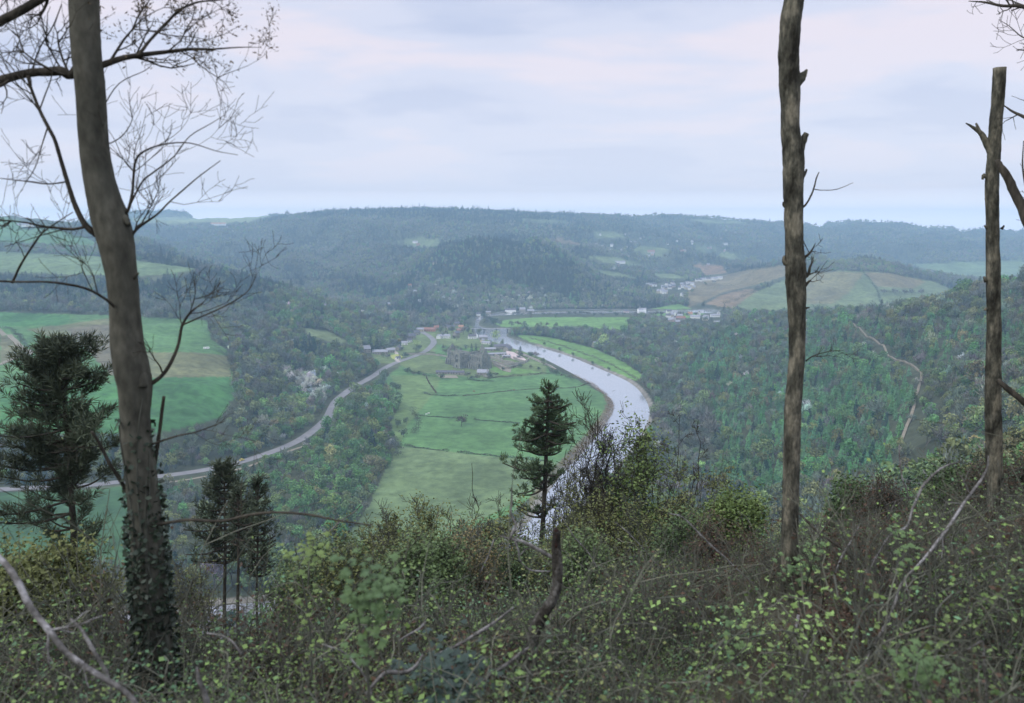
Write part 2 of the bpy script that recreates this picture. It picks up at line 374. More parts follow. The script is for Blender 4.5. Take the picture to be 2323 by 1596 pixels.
# river banks of mud, pale stones
dr_ = dist_line(GX, GY, RIVER); ri_ = inside(GX, GY, RIVER)
bank = ((dr_ < 4.5) | ri_) & (GZ < 3.2) & (GY > 300) & (GY < 2400)
colr[bank] = np.where(GY[bank][:, None] > 1300, (0.09, 0.10, 0.07), (0.20, 0.185, 0.15))
colr[ri_] = (0.16, 0.15, 0.12)
brush = (dr_ < 9) & ~bank & (GZ < 8) & (GY > 300) & (GY < 900) & ~ri_ & (gu > 1200) & (gu < 1400)
colr[brush] = (0.12, 0.115, 0.06)
nearg = RR < 60; colr[nearg] = (0.06, 0.055, 0.035)
nr, nc = GX.shape
ii, jj = np.meshgrid(np.arange(nr-1), np.arange(nc-1), indexing='ij')
q = np.stack([ii*nc+jj, (ii+1)*nc+jj, (ii+1)*nc+jj+1, ii*nc+jj+1], -1).reshape(-1, 4)[:, ::-1]
gm = bpy.data.materials.new('land'); gm.use_nodes = True
N = gm.node_tree.nodes; L = gm.node_tree.links; b = N['Principled BSDF']; b.inputs['Roughness'].default_value = 0.95; b.inputs['Specular IOR Level'].default_value = 0.1
at = N.new('ShaderNodeAttribute'); at.attribute_name = 'landcolour'
tc = N.new('ShaderNodeTexCoord')
def noise(scale, det=6, rough=0.6):
    n = N.new('ShaderNodeTexNoise'); n.inputs['Scale'].default_value = scale; n.inputs['Detail'].default_value = det; n.inputs['Roughness'].default_value = rough; L.new(tc.outputs['Object'], n.inputs['Vector']); return n
def mrange(src, a, b_, lo=0.3, hi=0.7):
    m = N.new('ShaderNodeMapRange'); m.inputs[1].default_value = lo; m.inputs[2].default_value = hi; m.inputs[3].default_value = a; m.inputs[4].default_value = b_; L.new(src, m.inputs[0]); return m
m1 = mrange(noise(0.014).outputs['Fac'], 0.66, 1.32); m2 = mrange(noise(0.12).outputs['Fac'], 0.66, 1.34); m3 = mrange(noise(2.5).outputs['Fac'], 0.7, 1.3)
mm = N.new('ShaderNodeMath'); mm.operation = 'MULTIPLY'; L.new(m1.outputs[0], mm.inputs[0]); L.new(m2.outputs[0], mm.inputs[1])
mm2 = N.new('ShaderNodeMath'); mm2.operation = 'MULTIPLY'; L.new(mm.outputs[0], mm2.inputs[0]); L.new(m3.outputs[0], mm2.inputs[1])
vs = N.new('ShaderNodeVectorMath'); vs.operation = 'SCALE'; L.new(at.outputs['Color'], vs.inputs[0]); L.new(mm2.outputs[0], vs.inputs['Scale']); L.new(vs.outputs[0], b.inputs['Base Color'])
me = mesh_np('ground', np.stack([GX, GY, GZ], -1).reshape(-1, 3), q, [gm], smooth=True)
ca = me.attributes.new('landcolour', 'FLOAT_COLOR', 'POINT')
ca.data.foreach_set('color', np.concatenate([colr, np.ones(GX.shape+(1,))], -1).astype(np.float32).ravel())
ground = link('ground', me); tag(ground, 'wooded hills, green fields and the valley floor under the viewpoint', 'terrain', kind='structure')

# ------------------------------------------------------------------ river
wm = bpy.data.materials.new('river_water'); wm.use_nodes = True
N = wm.node_tree.nodes; L = wm.node_tree.links; b = N['Principled BSDF']
b.inputs['Base Color'].default_value = (0.50, 0.51, 0.535, 1); b.inputs['Metallic'].default_value = 0.55; b.inputs['Roughness'].default_value = 0.1; b.inputs['IOR'].default_value = 1.5
tc = N.new('ShaderNodeTexCoord'); nz = N.new('ShaderNodeTexNoise'); nz.inputs['Scale'].default_value = 0.12; nz.inputs['Detail'].default_value = 8; nz.inputs['Distortion'].default_value = 0.6
L.new(tc.outputs['Object'], nz.inputs['Vector']); bp = N.new('ShaderNodeBump'); bp.inputs['Strength'].default_value = 0.10; bp.inputs['Distance'].default_value = 0.25
L.new(nz.outputs['Fac'], bp.inputs['Height']); L.new(bp.outputs[0], b.inputs['Normal'])
bm = bmesh.new()
vs_ = []
cxy = RIVER
# outset the sheet so that its edge lies under the banks
nrm = np.roll(cxy, -1, 0)-np.roll(cxy, 1, 0); nrm = np.stack([nrm[:, 1], -nrm[:, 0]], 1); nrm /= np.linalg.norm(nrm, axis=1, keepdims=True)+1e-9
for s_ in (1, -1):
    if not inside(np.array([cxy[5, 0]+s_*nrm[5, 0]]), np.array([cxy[5, 1]+s_*nrm[5, 1]]), cxy)[0]: nrm = nrm*s_; break
out = cxy+nrm*1.5
fv = [bm.verts.new((x, y, 0.0)) for x, y in out]; bm.faces.new(fv); bmesh.ops.triangulate(bm, faces=bm.faces[:])
me = bpy.data.meshes.new('river'); bm.to_mesh(me); bm.free(); me.materials.append(wm)
for p_ in me.polygons:
    pass
river = link('river', me); tag(river, 'pale river winding through the valley', 'river', kind='structure')

# ------------------------------------------------------------------ ribbons: road, lanes, tracks
def ribbon(name, uvs, width, m, label, lift=0.12, dmin=300, kind='structure', k=12, pts=None):
    if pts is None:
        pts = np.array([hit(u, v, dmin)[:2] for u, v in uvs])
    pts = smooth_open(pts, k)
    d = np.gradient(pts, axis=0); d /= np.linalg.norm(d, axis=1, keepdims=True)+1e-9; nn = np.stack([-d[:, 1], d[:, 0]], 1)
    V = []; Fs = []
    wv = np.broadcast_to(np.asarray(width, float), (len(pts),))
    for i, p_ in enumerate(pts):
        offs = np.linspace(-0.5, 0.5, 5)*wv[i]
        zs = [float(height(p_[0]+nn[i, 0]*o, p_[1]+nn[i, 1]*o)) for o in offs]
        zc = max(zs)
        for o in offs: V.append((p_[0]+nn[i, 0]*o, p_[1]+nn[i, 1]*o, zc+lift))
    n = len(pts)
    for i in range(n-1):
        for j in range(4): Fs.append((i*5+j, i*5+j+1, (i+1)*5+j+1, (i+1)*5+j))
    # sides down into the ground
    base = len(V)
    for i in range(n):
        for j in (0, 4): V.append((V[i*5+j][0], V[i*5+j][1], V[i*5+j][2]-1.5))
    for i in range(n-1):
        Fs.append((i*5, (i+1)*5, base+(i+1)*2, base+i*2)); Fs.append((i*5+4, base+i*2+1, base+(i+1)*2+1, (i+1)*5+4))
    o = link(name, mesh_np(name, V, Fs, [m])); tag(o, label, name.split('_')[-1] if '_' in name else name, kind=kind); return o, pts
M_ROAD = mat('asphalt', (0.22, 0.215, 0.21), 0.8, col2=(0.165, 0.16, 0.16), scale=0.15)
M_TRACK = mat('earth_track', (0.26, 0.225, 0.165), 0.9, col2=(0.19, 0.17, 0.12), scale=0.3)
M_GRAVEL = mat('gravel', (0.42, 0.37, 0.33), 0.9, col2=(0.34, 0.29, 0.26), scale=0.3)
road_o, ROADXY = ribbon('road', ROADP, 9.5, M_ROAD, 'grey valley road curving through the woods to the village', 0.25)
ribbon('lane', [(905,822),(895,812),(900,803),(893,796),(910,786)], 5, M_GRAVEL, 'short lane leaving the road among the cottages', 0.3)
ribbon('track', [(-60,738),(0,752),(22,762),(42,783),(70,800),(40,812),(0,828),(-60,842)], 6, M_TRACK, 'pale farm track at the edge of the left fields', 0.3)
ribbon('hill_track', [(1935,735),(1975,768),(2010,800),(2050,822),(2080,840),(2090,856),(2080,895),(2072,930),(2055,975),(2044,1005),(2040,1040)], 1.9, M_TRACK, 'pale forest track climbing the wooded hill on the right', 0.9)
ribbon('lane_shore', [(1075,722),(1120,713),(1200,706.5),(1300,704),(1420,703),(1520,704)], 3.5, M_ROAD, 'grey lane on the far river bank below the woods', 0.6)
ribbon('field_path', [(700,1010),(640,1030),(560,1060),(450,1085),(370,1097)], 3.0, M_TRACK, 'pale path below the valley road', 0.25)

# ------------------------------------------------------------------ raster of clear ground and of wood types (2 px cells of the traced frame)
RW, RH = 1320, 800
cu, cv_ = np.meshgrid(np.arange(RW)*2.0-150, np.arange(RH)*2.0)
clear = np.zeros((RH, RW), bool)
def mark(pts, arr=clear, val=True):
    arr[inside(cu, cv_, np.array(pts, float))] = val
for pts, c, d0, d1 in FIELDS[:-1]: mark(pts)
mark(FIELDS[-1][0])
mark([(1300,1060),(1345,1000)]+RIV_L[:3][::-1]+[(1345,875),(1290,842),(1230,812),(1180,796),(1135,782),(1105,772),(1072,768),(1066,750),(1052,738),(1058,724),(1090,714),(1200,708),(1500,705),(1560,705),(1560,714),(1350,714),(1200,717),(1150,723),(1135,735),(1150,742),(1156,752),(1152,765)]+[(1210,783),(1290,808),(1360,835),(1430,865),(1465,895),(1480,930),(1474,965),(1445,1010),(1400,1060)])
mark([(930,770),(950,745),(1000,740),(1060,735),(1150,740),(1160,770),(1250,830),(1240,870),(940,850),(870,830),(880,800)])
for a_, b2 in zip(ROADP[:-1], ROADP[1:]):
    h0 = 5.5 if a_[0] < 840 else 4
    mark([(a_[0]-2, a_[1]-h0), (b2[0]+2, b2[1]-h0), (b2[0]+2, b2[1]+h0), (a_[0]-2, a_[1]+h0)])
mark([(966,745),(990,762),(992,780),(980,795),(968,790),(972,775),(955,755)])
tr = [(1935,735),(1975,768),(2010,800),(2050,822),(2080,840),(2090,856),(2080,895),(2072,930),(2055,975),(2044,1005)]
for a_, b2 in zip(tr[:-1], tr[1:]): mark([(a_[0]-3.5, a_[1]+2), (b2[0]-3.5, b2[1]+2), (b2[0]+3.5, b2[1]-2), (a_[0]+3.5, a_[1]-2)])
# settlements
mark([(1460,640),(1500,642),(1640,630),(1640,642),(1580,660),(1520,668),(1490,668)]); mark([(1510,706),(1640,706),(1640,728),(1540,738),(1510,725)])
mark([(825,795),(880,790),(920,775),(935,775),(925,800),(890,815),(830,810)])
ZONES = [ # outline, weights of bare, olive, green, dark conifer, bright conifer, blossom
 ([(-150,400),(2500,400),(2500,1600),(-150,1600)], (.48,.28,.12,.07,.04,.004)),
 ([(560,505),(1000,470),(1500,480),(2323,480),(2323,640),(1650,640),(1500,620),(1330,600),(1310,540),(1000,520),(900,600),(760,700),(560,600)], (.62,.22,.05,.08,.03,.0)),
 ([(690,465),(1320,465),(1320,500),(1150,512),(1000,495),(690,487)], (.12,.05,.0,.8,.03,0)),
 ([(1100,500),(1420,495),(1560,520),(1500,545),(1300,530)], (.3,.1,.0,.5,.1,0)),
 ([(820,650),(900,640),(960,590),(1010,555),(1130,522),(1210,540),(1290,580),(1312,610),(1316,690),(1240,705),(1215,660),(1160,640),(1090,660),(1030,640),(950,640),(900,670),(830,680)], (.08,.06,.02,.78,.06,.0)),
 ([(1320,600),(1500,640),(1500,700),(1320,700)], (.4,.2,.05,.33,.0,.02)),
 ([(960,650),(1230,650),(1320,700),(1080,712),(960,700)], (.55,.2,.06,.1,.0,.09)),
 ([(-150,620),(300,625),(480,606),(630,640),(640,690),(560,705),(300,700),(-150,692)], (.12,.06,.02,.78,.02,.0)),
 ([(-150,668),(620,690),(620,740),(-150,712)], (.85,.1,.0,.05,.0,.0)),
 ([(330,555),(420,578),(500,598),(500,612),(330,600)], (.3,.1,0,.6,0,0)),
 ([(620,660),(760,690),(880,760),(900,830),(760,870),(640,780),(600,720)], (.25,.38,.25,.1,.0,.02)),
 ([(640,770),(740,775),(740,810),(680,800)], (.1,.1,0,.8,0,0)),
 ([(470,740),(620,720),(640,850),(560,960),(520,1000),(530,850)], (.62,.28,.06,.03,.0,.01)),
 ([(640,840),(690,835),(745,880),(735,900),(690,900)], (.1,.0,.0,0,.0,.9)),
 ([(330,980),(520,960),(600,960),(560,1050),(330,1080),(-150,1100),(-150,1000)], (.35,.3,.1,.25,.0,.0)),
 ([(560,900),(700,900),(750,930),(690,990),(560,1050),(520,1010)], (.22,.38,.32,.06,.0,.02)),
 ([(760,920),(870,860),(920,900),(890,1000),(865,1110),(790,1210),(640,1210),(540,1080),(700,1000)], (.12,.30,.54,.02,.0,.02)),
 ([(1180,725),(1480,735),(1560,760),(1500,900),(1440,860),(1300,780)], (.6,.25,.1,.04,.0,.01)),
 ([(1560,800),(1650,745),(1760,720),(1960,725),(2100,820),(2092,860),(2060,960),(2040,1050),(1900,1070),(1700,1110),(1590,1080),(1570,1010),(1640,900),(1560,870)], (.05, .10, .14, .05, .65, .01)),
 ([(1950,740),(2323,700),(2323,790),(2200,800),(2110,840),(2040,810)], (.22,.12,.05,.1,.5,.01)),
 ([(1700,700),(1800,700),(1840,760),(1780,850),(1690,900),(1650,960),(1600,900),(1700,800)], (.5,.2,.1,.05,.14,.01)),
 ([(1640,860),(1760,840),(1760,1100),(1640,1100),(1580,960)], (.06, .10, .14, .05, .64, .01)),
 ([(1480,900),(1600,880),(1640,1000),(1560,1100),(1480,1100)], (.75,.16,.04,.03,.0,.02)),
 ([(2060,960),(2100,850),(2323,800),(2323,1150),(2040,1150)], (.42, .3, .2, .04, .04, .0)),
 ([(1880,675),(2000,675),(2000,690),(1880,695)], (.3,.1,0,.6,0,0)),
 ([(1780,560),(1900,550),(2050,590),(2160,650),(2060,615),(1900,612),(1780,610)], (.42,.46,.06,.06,0,0)),
]
zone = np.zeros((RH, RW), int)
for k, (pts, w) in enumerate(ZONES): zone[inside(cu, cv_, np.array(pts, float))] = k
ZW = np.array([w for _, w in ZONES]); ZW = ZW/ZW.sum(1, keepdims=True); ZC = np.cumsum(ZW, 1)
clearcum = np.vstack([np.zeros((1, RW), int), np.cumsum(clear, 0)])
def cell(u, v): return np.clip((v/2).astype(int), 0, RH-1), np.clip(((u+150)/2).astype(int), 0, RW-1)

# ------------------------------------------------------------------ woodland tree models
def tree_broad(seed, n, h=10.0, r=4.2, dens=1.0, leaf=0.62, up=0.0):
    g = np.random.default_rng(seed); m = MB()
    m.tube([(0,0,-0.8),(0.1,0.05,h*0.3),(0.0,0.1,h*0.62)], [0.22,0.16,0.07], 5, mi=1)
    nb = 9
    cl = []
    for k in range(nb):
        a = g.random()*6.28; rr_ = r*0.62*math.sqrt(g.random()); zz = h*(0.36+0.46*g.random()); zz = min(zz, h*0.98-rr_*0.45)
        c = np.array([rr_*math.cos(a), rr_*math.sin(a), zz]); cl.append((c, r*(0.34+0.24*g.random())))
        m.tube([(0,0.05,h*(0.25+0.2*g.random())), c*[0.6,0.6,0.9], c], [0.08,0.05,0.02], 3, mi=1, cap=False)
    cl.append((np.array([0,0,h*0.78]), r*0.5))
    per = int(n/len(cl))
    for c, cr in cl:
        d = rand_dirs(per, g); rad = cr*(0.62+0.42*g.random(per)**0.6)
        C = c+d*rad[:, None]*[1, 1, 0.85]
        C = C[C[:, 2] > h*0.1]
        k = len(C); dd = rand_dirs(k, g); A = dd*(leaf*(0.6+0.7*g.random(k)))[:, None]
        B = np.cross(A, rand_dirs(k, g)); B *= (leaf*0.62/(np.linalg.norm(B, axis=1)+1e-6))[:, None]
        m.quads(C, A, B, 0)
    return m
def tree_bare(seed, n, h=10.0, r=3.8):
    g = np.random.default_rng(seed); m = MB()
    m.tube([(0,0,-0.8),(0.1,0.05,h*0.35),(0.0,0.1,h*0.8)], [0.2,0.14,0.04], 5, mi=1)
    ends = []
    for k in range(11):
        a = g.random()*6.28; z0 = h*(0.25+0.4*g.random()); L_ = r*(0.6+0.5*g.random())
        e = np.array([L_*math.cos(a), L_*math.sin(a), z0+h*(0.15+0.22*g.random())]); e[2] = min(e[2], h)
        m.tube([(0,0.05,z0), e*[0.55,0.55,0]+[0,0,z0+(e[2]-z0)*0.4], e], [0.09,0.06,0.02], 3, mi=1, cap=False); ends.append(e)
    ends.append(np.array([0,0,h*0.9]))
    ends = np.array(ends); idx = g.integers(0, len(ends), n); t = 0.35+0.75*g.random(n)
    C = ends[idx]*np.stack([t, t, 0.75+0.3*g.random(n)], 1)+g.normal(size=(n, 3))*0.55
    D_ = C-[0,0,h*0.35]; D_ /= np.linalg.norm(D_, axis=1, keepdims=True); D_ = D_+0.45*g.normal(size=(n, 3)); D_[:, 2] += 0.3
    A = D_*0.72*(0.6+0.7*g.random(n))[:, None]; B = np.cross(A, rand_dirs(n, g)); B *= (0.20/(np.linalg.norm(B, axis=1)+1e-6))[:, None]
    m.quads(C, A, B, 0); return m
def tree_conifer(seed, n, h=13.0, r=2.6, base=0.10):
    g = np.random.default_rng(seed); m = MB()
    m.tube([(0,0,-0.8),(0,0,h*0.98)], [0.2,0.03], 5, mi=1)
    t = g.random(n)**0.75; z = h*(base+(1-base)*(1-t)) if False else h*(base+(1-base)*g.random(n)**1.15)
    lay = np.round(z/(h/15.0))*(h/15.0); z = 0.5*z+0.5*lay
    fr = 1-(z-h*base)/(h*(1-base)); R = r*(0.08+0.95*fr**0.85)*(0.55+0.5*g.random(n)); a = g.random(n)*6.28
    R *= 1+0.22*np.sin(3*a+seed)
    C = np.stack([R*np.cos(a), R*np.sin(a), z-0.12*R], 1)
    rad = np.stack([np.cos(a), np.sin(a), -0.25+0*a], 1)
    A = rad*(0.35+0.42*fr*g.random(n)+0.15)[:, None]+0.12*g.normal(size=(n, 3)); T_ = np.stack([-np.sin(a), np.cos(a), 0.4*g.normal(size=n)], 1)
    B = T_*(0.22+0.25*fr)[:, None]
    m.quads(C, A, B, 0)
    # leader
    k = 10; C = np.stack([0.1*g.normal(size=k), 0.1*g.normal(size=k), h*(0.93+0.08*g.random(k))], 1)
    m.quads(C, np.tile([0,0,0.35], (k,1)), 0.13*rand_dirs(k, g), 0)
    return m
protos = []
def addp(m, name): protos.append(m.mesh(name, [M_CROWN, M_TRUNKFAR])); return len(protos)-1
PT = {'bare': [addp(tree_bare(20+i, 260), 'bare_tree_model') for i in range(4)],
      'broad': [addp(tree_broad(40+i, 330), 'broadleaf_tree_model') for i in range(5)],
      'con': [addp(tree_conifer(60+i, 330), 'conifer_tree_model') for i in range(4)]}
HGT = {'bare': 10.0, 'broad': 10.0, 'con': 13.0}
TYPES = ['bare', 'broad', 'broad', 'con', 'con', 'bare']
TINT = 1.65*np.array([(0.094,0.110,0.084), (0.105,0.128,0.052), (0.070,0.135,0.050), (0.011,0.030,0.024), (0.068,0.156,0.064), (0.30, 0.31, 0.28)])

def scatter(x0, x1, y0, y1, sp_):
    nx = int((x1-x0)/sp_); ny = int((y1-y0)/sp_)
    X, Y = np.meshgrid(np.arange(nx), np.arange(ny)); X = x0+(X+rng.random(X.shape))*sp_; Y = y0+(Y+rng.random(Y.shape))*sp_
    return X.ravel(), Y.ravel()
XS = []; YS = []; SC = []
for y0, y1, s_ in ((50, 700, 5.6), (700, 1500, 6.6), (1500, 2700, 8.2), (2700, 5200, 12.0)):
    X, Y = scatter(-0.72*y1, 0.72*y1, y0, y1, s_); k = np.abs(X) < 0.70*Y+30
    XS.append(X[k]); YS.append(Y[k]); SC.append(np.full(k.sum(), {5.6:0.86, 6.6:1.0, 8.2:1.05, 12.0:1.12}[s_]))
X = np.concatenate(XS); Y = np.concatenate(YS); SCL = np.concatenate(SC)*(0.72+0.5*rng.random(len(X)))
Z = height(X, Y)
dr = dist_line(X, Y, RIVER); ok = (dr > 7) & ~inside(X, Y, RIVER)
ok &= dist_line(X, Y, ROADXY, False) > 8.5
hh = 10*SCL
ok &= seen(X, Y, Z+hh+4)
X, Y, Z, SCL, hh = X[ok], Y[ok], Z[ok], SCL[ok], hh[ok]
ub, vb = proj(X, Y, Z); ut, vt = proj(X, Y, Z+hh)
ci, cj = cell(ub, vb); ti, tj = cell(ut, vt); mi_, mj = cell(ut, 0.4*vb+0.6*vt)
cov = clearcum[np.minimum(ci+1, RH), cj]-clearcum[ti, tj]
inframe = (vt < 1600)
ok = (cov == 0) | (Y < 330)
ok &= ~((Y > 4000) & (rng.random(len(X)) < 0.35))
X, Y, Z, SCL, zi = [a[ok] for a in (X, Y, Z, SCL, zone[mi_, mj])]
# the steep slope just under the viewpoint stays below the sight lines to the valley
SCL = np.where(Y < 200, SCL*0.55, SCL); rr_ = rng.random(len(X)); patch = 0.5+0.5*fbm(X, Y, 70, 2, 21)
typ = (rr_[:, None] > ZC[zi]).sum(1); typ = np.clip(typ, 0, 5)
comp = fbm(X, Y, 360, 3, 71); farw = Y > 1500
cf = farw & (comp > 0.33) & (rng.random(len(X)) < .75) & (typ < 3); typ[cf] = 3
patch = np.where(farw, np.clip(0.5-1.0*comp, -.2, 1.3), patch)
typ = np.where((typ == 5) & (Y < 640), 1, typ); typ = np.where(Y < 200, 1+(rng.random(len(X)) < .4), typ)
near_low = Y < 330
utop, vtop = proj(X, Y, Z+10*SCL)
lim = np.interp(utop, [-200, 300, 600, 760, 1000, 1200, 1300, 1450, 1600, 1900, 2323], [1290, 1290, 1290, 1235, 1220, 1235, 1210, 1140, 1100, 940, 900])
kk = ~(near_low & (vtop < lim)) & ~((Y < 200) & ~((Y > 110) & (X > 0.42*Y)))
# low ground between river and viewpoint: keep the river gleam open at the left
X, Y, Z, SCL, typ, patch = [a[kk] for a in (X, Y, Z, SCL, typ, patch)]
SCL = SCL*np.where((Y < 430) & (X < 0), 1.9, 1.0)*np.where(typ == 4, 0.85, 1.0)*np.exp(0.22*rng.normal(size=len(X)))*1.04
SCL = SCL*np.where(typ == 5, 0.9, 1)
vf = np.clip((2600-Y)/1500, 0.25, 1)[:, None]
TN = TINT[typ]*(1+(0.56*rng.random((len(X), 1))-0.28)*vf)*(1+0.10*vf*rng.normal(size=(len(X), 3)))*(0.75+0.5*patch[:, None])
# spring flush: some crowns are pale, some brown
TN[(typ == 0) & (Y > 1500)] *= (1.2, 1.06, 1.08)
pale = (rng.random(len(X)) < 0.02) & (typ < 3) & (Y < 1500) & (Y > 450); TN[pale] *= (1.7, 1.65, 1.6)
TN = np.clip(TN, 0.015, 0.8)
PI_ = np.zeros(len(X), int)
for t in range(6):
    s_ = typ == t; ids = PT[TYPES[t]]; PI_[s_] = np.array(ids)[rng.integers(0, len(ids), s_.sum())]
TH = np.array([10,10,10,13,13,10.0])[typ]
SCV = np.stack([SCL*(0.9+0.25*rng.random(len(X))), SCL*(0.9+0.25*rng.random(len(X))), SCL*np.where(typ >= 3, 0.85, 1.0)*(0.85+0.35*rng.random(len(X)))], 1)
print('woodland trees', len(X))

lib = bpy.data.collections.new('tree_models')
for i, pm in enumerate(protos):
    o = bpy.data.objects.new('%02d_model' % i, pm); lib.objects.link(o)
def instancer(name, pts, idx, rot, scl, tint, lib_, label, cat):
    me = bpy.data.meshes.new(name); me.vertices.add(len(pts)); me.vertices.foreach_set('co', np.asarray(pts, np.float32).ravel())
    a = me.attributes.new('model', 'INT', 'POINT'); a.data.foreach_set('value', np.asarray(idx, np.int32))
    a = me.attributes.new('turn', 'FLOAT_VECTOR', 'POINT'); a.data.foreach_set('vector', np.asarray(rot, np.float32).ravel())
    a = me.attributes.new('size', 'FLOAT_VECTOR', 'POINT'); a.data.foreach_set('vector', np.asarray(scl, np.float32).ravel())
    a = me.attributes.new('tint', 'FLOAT_VECTOR', 'POINT'); a.data.foreach_set('vector', np.asarray(tint, np.float32).ravel())
    me.update(); o = link(name, me)
    ng = bpy.data.node_groups.new(name, 'GeometryNodeTree')
    ng.interface.new_socket('Geometry', in_out='INPUT', socket_type='NodeSocketGeometry'); ng.interface.new_socket('Geometry', in_out='OUTPUT', socket_type='NodeSocketGeometry')
    N = ng.nodes; L = ng.links; gi = N.new('NodeGroupInput'); go = N.new('NodeGroupOutput')
    ip = N.new('GeometryNodeInstanceOnPoints'); cinfo = N.new('GeometryNodeCollectionInfo'); cinfo.inputs['Collection'].default_value = lib_
    cinfo.inputs['Separate Children'].default_value = True; cinfo.inputs['Reset Children'].default_value = True
    L.new(gi.outputs[0], ip.inputs['Points']); L.new(cinfo.outputs[0], ip.inputs['Instance']); ip.inputs['Pick Instance'].default_value = True
    def na(nm, ty):
        n = N.new('GeometryNodeInputNamedAttribute'); n.data_type = ty; n.inputs['Name'].default_value = nm; return n.outputs['Attribute']
    L.new(na('model', 'INT'), ip.inputs['Instance Index'])
    e2r = N.new('FunctionNodeEulerToRotation'); L.new(na('turn', 'FLOAT_VECTOR'), e2r.inputs[0]); L.new(e2r.outputs[0], ip.inputs['Rotation'])
    L.new(na('size', 'FLOAT_VECTOR'), ip.inputs['Scale']); L.new(ip.outputs[0], go.inputs[0])
    md = o.modifiers.new('scatter', 'NODES'); md.node_group = ng
    tag(o, label, cat, kind='stuff'); return o
ROT = np.stack([0.06*rng.normal(size=len(X)), 0.06*rng.normal(size=len(X)), rng.random(len(X))*6.28], 1)
PTS = np.stack([X, Y, Z-0.3], 1)
# individual trees: the ones that stand largest in the picture, by stand
uc, vc = proj(X, Y, Z+5)
stands = [
 ('broadleaf_tree', (typ == 2) & (Y > 560) & (Y < 1100) & (uc > 480) & (uc < 930), 'fresh green rounded tree in the woods beside the valley road', 'fresh green trees beside the valley road', 150),
 ('broadleaf_tree', (typ == 1) & (Y > 560) & (Y < 1100) & (uc > 480) & (uc < 930), 'olive rounded tree in the woods beside the valley road', 'olive trees beside the valley road', 130),
 ('leafless_tree', ((typ == 0) | (typ == 5)) & (Y > 500) & (Y < 1000) & (uc > 330) & (uc < 930), 'leafless grey-brown tree in the woods beside the valley road', 'leafless trees beside the valley road', 110),
 ('conifer_tree', (typ == 4) & (Y > 350) & (Y < 900) & (uc > 1550), 'bright green conifer in the plantation on the right hill', 'bright green conifers on the right hill', 290),
 ('leafless_tree', (typ == 0) & (Y > 330) & (Y < 900) & (uc > 1450), 'leafless grey-brown tree on the right wooded hill above the river', 'leafless trees on the right wooded hill', 180),
 ('dark_conifer', (typ == 3) & (Y > 1200) & (Y < 1700) & (uc < 660), 'dark conifer in the wood band between the left fields', 'dark conifers between the left fields', 120),
]
taken = np.zeros(len(X), bool)
for nm, selm, lab, grp, mx in stands:
    ids = np.nonzero(selm & ~taken)[0]; ids = ids[np.argsort(Y[ids])][:mx]; taken[ids] = True
    for i in ids:
        o = bpy.data.objects.new(nm, protos[PI_[i]]); COL.objects.link(o)
        o.location = PTS[i]; o.rotation_euler = ROT[i]; o.scale = SCV[i]; o['tint'] = [float(c) for c in TN[i]]
        tag(o, lab, 'tree', grp)
rest = ~taken
lowr = rest & (Y < 1500); hir = rest & (Y >= 1500)
instancer('valley_woodland', PTS[lowr], PI_[lowr], ROT[lowr], SCV[lowr], TN[lowr], lib, 'mixed spring woodland covering the near valley slopes', 'woodland')
instancer('distant_woodland', PTS[hir], PI_[hir], ROT[hir], SCV[hir], TN[hir], lib, 'hazy blue-green woodland covering the distant hills', 'woodland')
#P2BEGIN
# ------------------------------------------------------------------ village, abbey, bridge
WHITE = mat('white_render', (0.76, 0.76, 0.72), 0.8, var=0.08, scale=0.4)
CREAM = mat('cream_render', (0.46, 0.42, 0.31), 0.8, var=0.08, scale=0.4)
STONE = mat('grey_stone', (0.36, 0.33, 0.28), 0.9, col2=(0.22, 0.20, 0.17), scale=0.8)
PINK = mat('pink_render', (0.45, 0.34, 0.31), 0.8, var=0.06, scale=0.4)
BRICKR = mat('red_brick', (0.42, 0.20, 0.14), 0.9, var=0.15, scale=1.0)
SLATE = mat('slate_roof', (0.14, 0.135, 0.155), 0.7, col2=(0.09, 0.085, 0.10), scale=0.8)
SLATEL = mat('pale_slate_roof', (0.30, 0.30, 0.33), 0.7, var=0.15, scale=0.8)
TILE = mat('red_tile_roof', (0.27, 0.14, 0.105), 0.8, var=0.2, scale=0.8)
ORANGE = mat('orange_tile_roof', (0.38, 0.20, 0.12), 0.8, var=0.15, scale=0.8)
GLASS = mat('window_glass', (0.04, 0.05, 0.06), 0.2, spec=0.6)
WOOD = mat('brown_door', (0.10, 0.06, 0.04), 0.6)
HM = {}
